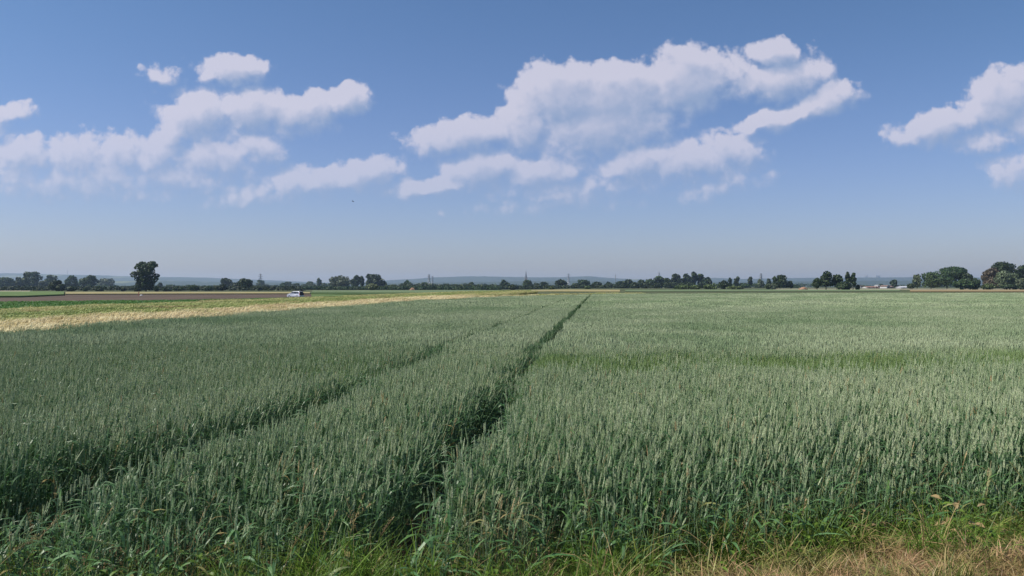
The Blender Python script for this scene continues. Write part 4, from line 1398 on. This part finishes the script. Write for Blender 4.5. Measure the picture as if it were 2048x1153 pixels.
def house(name, label, cx, wpx, base_h, ridge_top, dist, wall, roof, gable_front=False, depth=9, cat='house', rz=0.0):
    X = (cx - 1024) / F * dist; W = wpx / F * dist; z0 = float(terr(X, dist))
    Rt = CAMZ + (HZ - ridge_top) / F * dist - z0
    Hw = Rt * base_h
    root = tag(link(name, None, loc=(X, dist, z0)), label, cat)
    root.rotation_euler.z = rz
    a, b = W / 2, depth / 2
    mb = MB()
    if gable_front:
        vs = [(-a, -b, 0), (a, -b, 0), (a, b, 0), (-a, b, 0), (-a, -b, Hw), (a, -b, Hw), (a, b, Hw), (-a, b, Hw), (0, -b, Rt - .15), (0, b, Rt - .15)]
        fs = [(0, 1, 5, 8, 4), (2, 3, 7, 9, 6), (1, 2, 6, 5), (3, 0, 4, 7), (0, 3, 2, 1)]
    else:
        vs = [(-a, -b, 0), (a, -b, 0), (a, b, 0), (-a, b, 0), (-a, -b, Hw), (a, -b, Hw), (a, b, Hw), (-a, b, Hw), (-a, 0, Rt - .15), (a, 0, Rt - .15)]
        fs = [(0, 1, 5, 4), (1, 2, 6, 9, 5), (2, 3, 7, 6), (3, 0, 4, 8, 7), (0, 3, 2, 1)]
    mb.add(vs, fs); link('wall', mb.mesh('wall', [wall]), root)
    mb = MB(); o_ = .3
    if gable_front:
        for sg in (-1, 1):
            mb.add([(sg * (a + o_), -b - o_, Hw - .1), (sg * (a + o_), b + o_, Hw - .1), (0, b + o_, Rt), (0, -b - o_, Rt),
                    (sg * (a + o_), -b - o_, Hw + .1), (sg * (a + o_), b + o_, Hw + .1), (0, b + o_, Rt + .2), (0, -b - o_, Rt + .2)],
                   [(0, 1, 2, 3), (7, 6, 5, 4), (0, 4, 5, 1), (3, 2, 6, 7), (0, 3, 7, 4), (1, 5, 6, 2)])
    else:
        for sg in (-1, 1):
            mb.add([(-a - o_, sg * (b + o_), Hw - .1), (a + o_, sg * (b + o_), Hw - .1), (a + o_, 0, Rt), (-a - o_, 0, Rt),
                    (-a - o_, sg * (b + o_), Hw + .1), (a + o_, sg * (b + o_), Hw + .1), (a + o_, 0, Rt + .2), (-a - o_, 0, Rt + .2)],
                   [(0, 1, 2, 3), (7, 6, 5, 4), (0, 4, 5, 1), (3, 2, 6, 7), (0, 3, 7, 4), (1, 5, 6, 2)])
    link('roof', mb.mesh('roof', [roof]), root)
    nw = max(1, int(W / 3.5))
    for k in range(nw):
        x = -a + W * (k + .5) / nw
        mb = MB(); mb.box((x, -b - .03, Hw * .55), (1.0, .06, 1.2)); link('window', mb.mesh('window', [M_GLASSD]), root)
    mb = MB(); mb.box((a * .55, -b - .04, 1.0), (.95, .06, 2.0)); link('door', mb.mesh('door', [M_BROWNR]), root)
    return root


house('house', 'white house with its gable towards the camera and a dark roof', 1769.5, 6, .55, 571.2, 760, M_WHITE, M_BROWNR, True, 14)
house('barn', 'long low barn with red tiled roof left of the white gable house', 1741, 24, .45, 573.3, 780, M_CONC, M_REDR, False, 12, 'barn')
house('house', 'narrow white house behind the red-roofed barn', 1754, 4, .9, 570.5, 850, M_WHITE, M_GREYR, False, 8)
house('house', 'small white house at the left end of the red-roofed barn', 1720, 4.5, .9, 572, 850, M_WHITE, M_BROWNR, False, 8)
house('barn', 'brown roofed barn running back from the white gable house', 1778, 9, .5, 572.3, 790, M_STONE, M_BROWNR, False, 10, 'barn')
house('greenhouse', 'pale low greenhouse left of the wispy grey willow', 1808, 22, .45, 573.2, 720, M_GREYR, M_GREYR, False, 10, 'greenhouse')
house('shed', 'white low shed among bushes right of the tall ragged tree, nearer one', 337, 7, .6, 575.0, 900, M_WHITE, M_GREYR, False, 8, 'shed')
house('shed', 'white low shed among bushes right of the tall ragged tree, farther one', 345, 6, .6, 574.2, 1100, M_WHITE, M_GREYR, False, 8, 'shed')


# ------------------------------------------------------------------ heaps and small field things
def heap(name, label, cx, base_y, wpx, hpx, mat, seed=0):
    X, Y = gp(cx, base_y)
    W = wpx / F * Y; H = hpx / F * Y
    r_ = random.Random(seed)
    mb = MB(); nu, nv = 28, 9
    vs = []
    for j in range(nv):
        u = j / (nv - 1)
        for i in range(nu):
            a = math.tau * i / nu
            rad = W / 2 * (1 - u) * (1 + .16 * math.sin(3 * a + seed) + r_.uniform(-.06, .06))
            vs.append((rad * math.cos(a) + W * .1 * u, rad * .6 * math.sin(a), H * (math.sin(u * 1.57) ** .8) * (1 + r_.uniform(-.12, .12)) if j else -.1))
    mb.add(vs, [(j * nu + i, j * nu + (i + 1) % nu, (j + 1) * nu + (i + 1) % nu, (j + 1) * nu + i) for j in range(nv - 1) for i in range(nu)])
    o = link(name, mb.mesh(name, [mat], True), loc=(X, Y, float(terr(X, Y))))
    tag(o, label, 'heap')


M_DIRT = mat_ground('heap_dirt', (.30, .17, .11), (.40, .25, .17), .8, (.2, .12, .08))
heap('dirt_heap', 'reddish brown dirt heap left of the dark isolated copse', 1606, 580, 19, 5.2, M_DIRT, 1)
heap('dirt_heap', 'small orange-brown heap in front of the trees right of the middle clump', 824, 582.2, 13, 6, M_DIRT, 2)

# red marker with a white sack on the ploughed field
X, Y = gp(277, 592)
mk = tag(link('marker_post', None, loc=(X, Y, float(terr(X, Y)))), 'small red marker post standing on the far side of the brown ploughed soil', 'post')
M_RED = mat_simple('red_paint', (.5, .09, .07), .5)
mb = MB(); mb.tube([(0, 0, 0), (0, 0, 1.15)], .07, 8); link('post', mb.mesh('post', [M_RED]), mk)
mb = MB(); mb.box((.16, 0, 1.0), (.3, .03, .24)); link('flag', mb.mesh('flag', [M_RED]), mk)
mb = MB(); mb.tube([(0, 0, 0), (0, 0, .14), (.03, 0, .26), (.02, 0, .33)], [.42, .46, .3, .06], 10)
tag(link('sack', mb.mesh('sack', [M_WHITE], True), loc=(X + .9, Y, float(terr(X, Y)))), 'white sack lying beside the small red marker post', 'sack')

# ------------------------------------------------------------------ bird
M_FEATHER = mat_simple('dark_feathers', (.03, .03, .03), .7)
bd = 120.0
mb = MB()
mb.tube([(-.17, 0, .0), (-.10, 0, .01), (0, 0, .0), (.10, 0, .01), (.16, 0, .025), (.21, 0, .02)], [.008, .035, .05, .038, .028, .004], 8)
for sg in (-1, 1):
    mb.add([(.05, sg * .03, .02), (.08, sg * .17, .08), (.0, sg * .36, .05), (-.05, sg * .17, .075), (-.07, sg * .03, .015)], [(0, 1, 3, 4), (1, 2, 3)])
mb.add([(-.14, .0, .0), (-.27, .05, 0), (-.27, -.05, 0)], [(0, 1, 2)])
b_ = link('bird', mb.mesh('bird', [M_FEATHER]), loc=((706 - 1024) / F * bd, bd, CAMZ + (HZ - 403.5) / F * bd))
b_.rotation_euler = (.5, .1, .7)
tag(b_, 'tiny dark bird flying alone in the sky left of centre', 'bird')

# ------------------------------------------------------------------ parked car
M_PAINT = mat_simple('silver_paint', (.62, .63, .68), .28, .35, .02)
M_RUB = mat_simple('tyre_rubber', (.02, .02, .02), .85)
M_RIM = mat_simple('alloy_rim', (.62, .62, .64), .3, .7, .02)
M_PLAS = mat_simple('black_plastic', (.025, .025, .028), .6)
M_LAMP = mat_simple('lamp_glass', (.7, .7, .72), .1)
M_TAIL = mat_simple('tail_lamp_red', (.4, .02, .02), .2)


def car():
    X, Y = gp(591, 596.2)
    root = tag(link('car', None, loc=(X, Y, float(terr(X, Y)))), 'silver minivan parked beyond the barley with its tailgate raised', 'car')
    root.rotation_euler.z = R(180 - 27)
    hw = lambda z: .86 if z <= .95 else .86 - (z - .95) * .34
    prof = [(-2.08, .34), (-2.12, .62), (-2.10, .98), (-1.98, 1.35), (-1.78, 1.60), (-1.2, 1.665), (-.3, 1.68), (.35, 1.62), (.72, 1.45), (1.18, 1.13), (1.75, .97), (2.02, .80), (2.10, .58), (2.08, .34)]
    mb = MB(); n = len(prof)
    # wheel arches: lower edge of the side with two cut-outs
    arch = []
    for xc in (1.28, -1.28):
        arch += [(xc + .36 * math.cos(a), .30 + .36 * math.sin(a)) for a in [0, .5, 1.0, 1.57, 2.14, 2.64, 3.14]]
    low = [(2.06, .26), (1.66, .26)] + arch[:7][0:7] + [(.9, .24), (-.9, .24)] + arch[7:] + [(-1.66, .26), (-2.06, .28)]
    side = prof + low
    m_ = len(side)
    bm = bmesh.new()
    L = [bm.verts.new((x, hw(z), z)) for x, z in side]
    Rr = [bm.verts.new((x, -hw(z), z)) for x, z in side]
    bm.faces.new(L); bm.faces.new(Rr[::-1])
    for i in range(m_):
        j = (i + 1) % m_
        try: bm.faces.new((L[i], Rr[i], Rr[j], L[j]))
        except ValueError: pass
    bmesh.ops.recalc_face_normals(bm, faces=bm.faces[:])
    me = bpy.data.meshes.new('body'); bm.to_mesh(me); bm.free(); me.materials.append(M_PAINT)
    body = link('body', me, root)
    bv = body.modifiers.new('soft', 'BEVEL'); bv.width = .045; bv.segments = 2; bv.limit_method = 'ANGLE'; bv.angle_limit = R(28)

    def side_panel(nm, pts, sg, mat, off=.012):
        mb = MB(); k = len(pts)
        a = [(x, sg * (hw(z) + off), z) for x, z in pts]; b = [(x, sg * (hw(z) - .02), z) for x, z in pts]
        mb.add(a + b, [tuple(range(k)) if sg < 0 else tuple(range(k))[::-1]] + [(i, (i + 1) % k, k + (i + 1) % k, k + i) for i in range(k)])
        return link(nm, mb.mesh(nm, [mat]), root)
    for sg in (-1, 1):
        side_panel('side_window', [(.95, 1.14), (.62, 1.42), (.36, 1.52), (.02, 1.55), (.02, 1.12)], sg, M_GLASSD)
        side_panel('side_window', [(-.04, 1.12), (-.04, 1.56), (-.55, 1.57), (-.92, 1.55), (-.92, 1.12)], sg, M_GLASSD)
        side_panel('side_window', [(-1.0, 1.14), (-1.0, 1.54), (-1.45, 1.52), (-1.72, 1.40), (-1.80, 1.18)], sg, M_GLASSD)
        side_panel('sill', [(.88, .25), (.88, .36), (-.88, .36), (-.88, .25)], sg, M_PLAS, .015)
        d = side_panel('door_handle', [(.22, .98), (.22, 1.02), (.05, 1.02), (.05, .98)], sg, M_PLAS, .03)
        mb = MB(); mb.box((.88, sg * .98, 1.13), (.14, .2, .15)); link('wing_mirror', mb.mesh('wing_mirror', [M_PAINT]), root)
        mb = MB(); mb.box((1.93, sg * .60, .82), (.24, .36, .16)); link('headlight', mb.mesh('headlight', [M_LAMP]), root)
        mb = MB(); mb.box((-2.07, sg * .76, 1.0), (.12, .16, .5)); link('tail_light', mb.mesh('tail_light', [M_TAIL]), root)
    mb = MB()
    wz = [(1.16, 1.16), (.74, 1.465)]
    mb.add([(wz[0][0] + .02, -.74, wz[0][1] + .01), (wz[0][0] + .02, .74, wz[0][1] + .01), (wz[1][0] + .02, .64, wz[1][1] + .01), (wz[1][0] + .02, -.64, wz[1][1] + .01),
            (wz[0][0] - .05, -.74, wz[0][1] - .03), (wz[0][0] - .05, .74, wz[0][1] - .03), (wz[1][0] - .05, .64, wz[1][1] - .03), (wz[1][0] - .05, -.64, wz[1][1] - .03)],
           [(0, 1, 2, 3), (7, 6, 5, 4), (0, 4, 5, 1), (1, 5, 6, 2), (2, 6, 7, 3), (3, 7, 4, 0)])
    link('windscreen', mb.mesh('windscreen', [M_GLASSD]), root)
    # open boot: black panel painting the shade inside, floor lip, raised tailgate
    mb = MB()
    mb.add([(-2.135, -.70, .66), (-2.135, .70, .66), (-2.115, .68, 1.0), (-2.0, .62, 1.35), (-1.83, .54, 1.58), (-1.83, -.54, 1.58), (-2.0, -.62, 1.35), (-2.115, -.68, 1.0),
            (-1.6, -.66, .70), (-1.6, .66, .70), (-1.6, .6, 1.5), (-1.6, -.6, 1.5)],
           [(0, 1, 2, 7), (7, 2, 3, 6), (6, 3, 4, 5), (8, 9, 1, 0), (9, 10, 4, 3, 2, 1), (11, 8, 0, 7, 6, 5), (10, 11, 5, 4), (8, 11, 10, 9)])
    link('boot_shade_panel', mb.mesh('boot_shade_panel', [M_PLAS]), root)
    mb = MB(); mb.box((-2.10, 0, .48), (.16, 1.62, .26)); link('rear_bumper', mb.mesh('rear_bumper', [M_PAINT]), root)
    mb = MB()
    g0 = Vector((-1.80, 0, 1.64)); g1 = Vector((-2.55, 0, 1.98)); g2 = Vector((-2.86, 0, 1.86))
    vs = []
    for g, hw_ in ((g0, .56), (g1, .64), (g2, .66)):
        for dz in (0, .06):
            vs += [(g.x, -hw_, g.z + dz), (g.x, hw_, g.z + dz)]
    mb.add(vs, [(0, 1, 5, 4), (4, 5, 9, 8), (2, 6, 7, 3), (6, 10, 11, 7), (0, 4, 6, 2), (4, 8, 10, 6), (1, 3, 7, 5), (5, 7, 11, 9), (0, 2, 3, 1), (8, 9, 11, 10)])
    tg = link('tailgate', mb.mesh('tailgate', [M_PLAS]), root)
    mb = MB(); mb.box((-2.16, 0, 1.865), (.5, 1.0, .02)); o_ = link('rear_window', mb.mesh('rear_window', [M_GLASSD]), tg)
    for sx in (1.28, -1.28):
        for sy in (-1, 1):
            mb = MB(); mb.tube([(sx, sy * .64, .31), (sx, sy * .67, .31), (sx, sy * .84, .31), (sx, sy * .865, .31)], [.26, .31, .31, .27], 24)
            wh = link('wheel', mb.mesh('wheel', [M_RUB], False), root)
            mb = MB(); mb.tube([(sx, sy * .855, .31), (sx, sy * .872, .31)], .2, 16)
            link('rim', mb.mesh('rim', [M_RIM]), wh)
    mb = MB(); mb.box((2.10, 0, .45), (.06, .9, .16)); link('grille', mb.mesh('grille', [M_PLAS]), root)


car()

# ------------------------------------------------------------------ haze
HB = 13600.0
mb = MB()
z0, z1 = -4.0, 190.0
mb.add([(-HB, -HB, z0), (HB, -HB, z0), (HB, HB, z0), (-HB, HB, z0), (-HB, -HB, z1), (HB, -HB, z1), (HB, HB, z1), (-HB, HB, z1)],
       [(0, 3, 2, 1), (4, 5, 6, 7), (0, 1, 5, 4), (1, 2, 6, 5), (2, 3, 7, 6), (3, 0, 4, 7)])
hm = bpy.data.materials.new('haze_air'); hm.use_nodes = True
t = NT(hm.node_tree)
for nn in list(t.n): t.n.remove(nn)
pv = t.node('ShaderNodeVolumePrincipled')
pv.inputs['Color'].default_value = (.55, .735, 1.0, 1)
pv.inputs['Absorption Color'].default_value = (.2, .2, .22, 1)
pv.inputs['Density'].default_value = 1.0e-4
pv.inputs['Anisotropy'].default_value = 0.2
ot = t.node('ShaderNodeOutputMaterial'); t.l.new(pv.outputs[0], ot.inputs['Volume'])
haze = link('haze', mb.mesh('haze', [hm]))
tag(haze, kind='stuff', label='thin bluish summer haze over the plain', cat='haze')
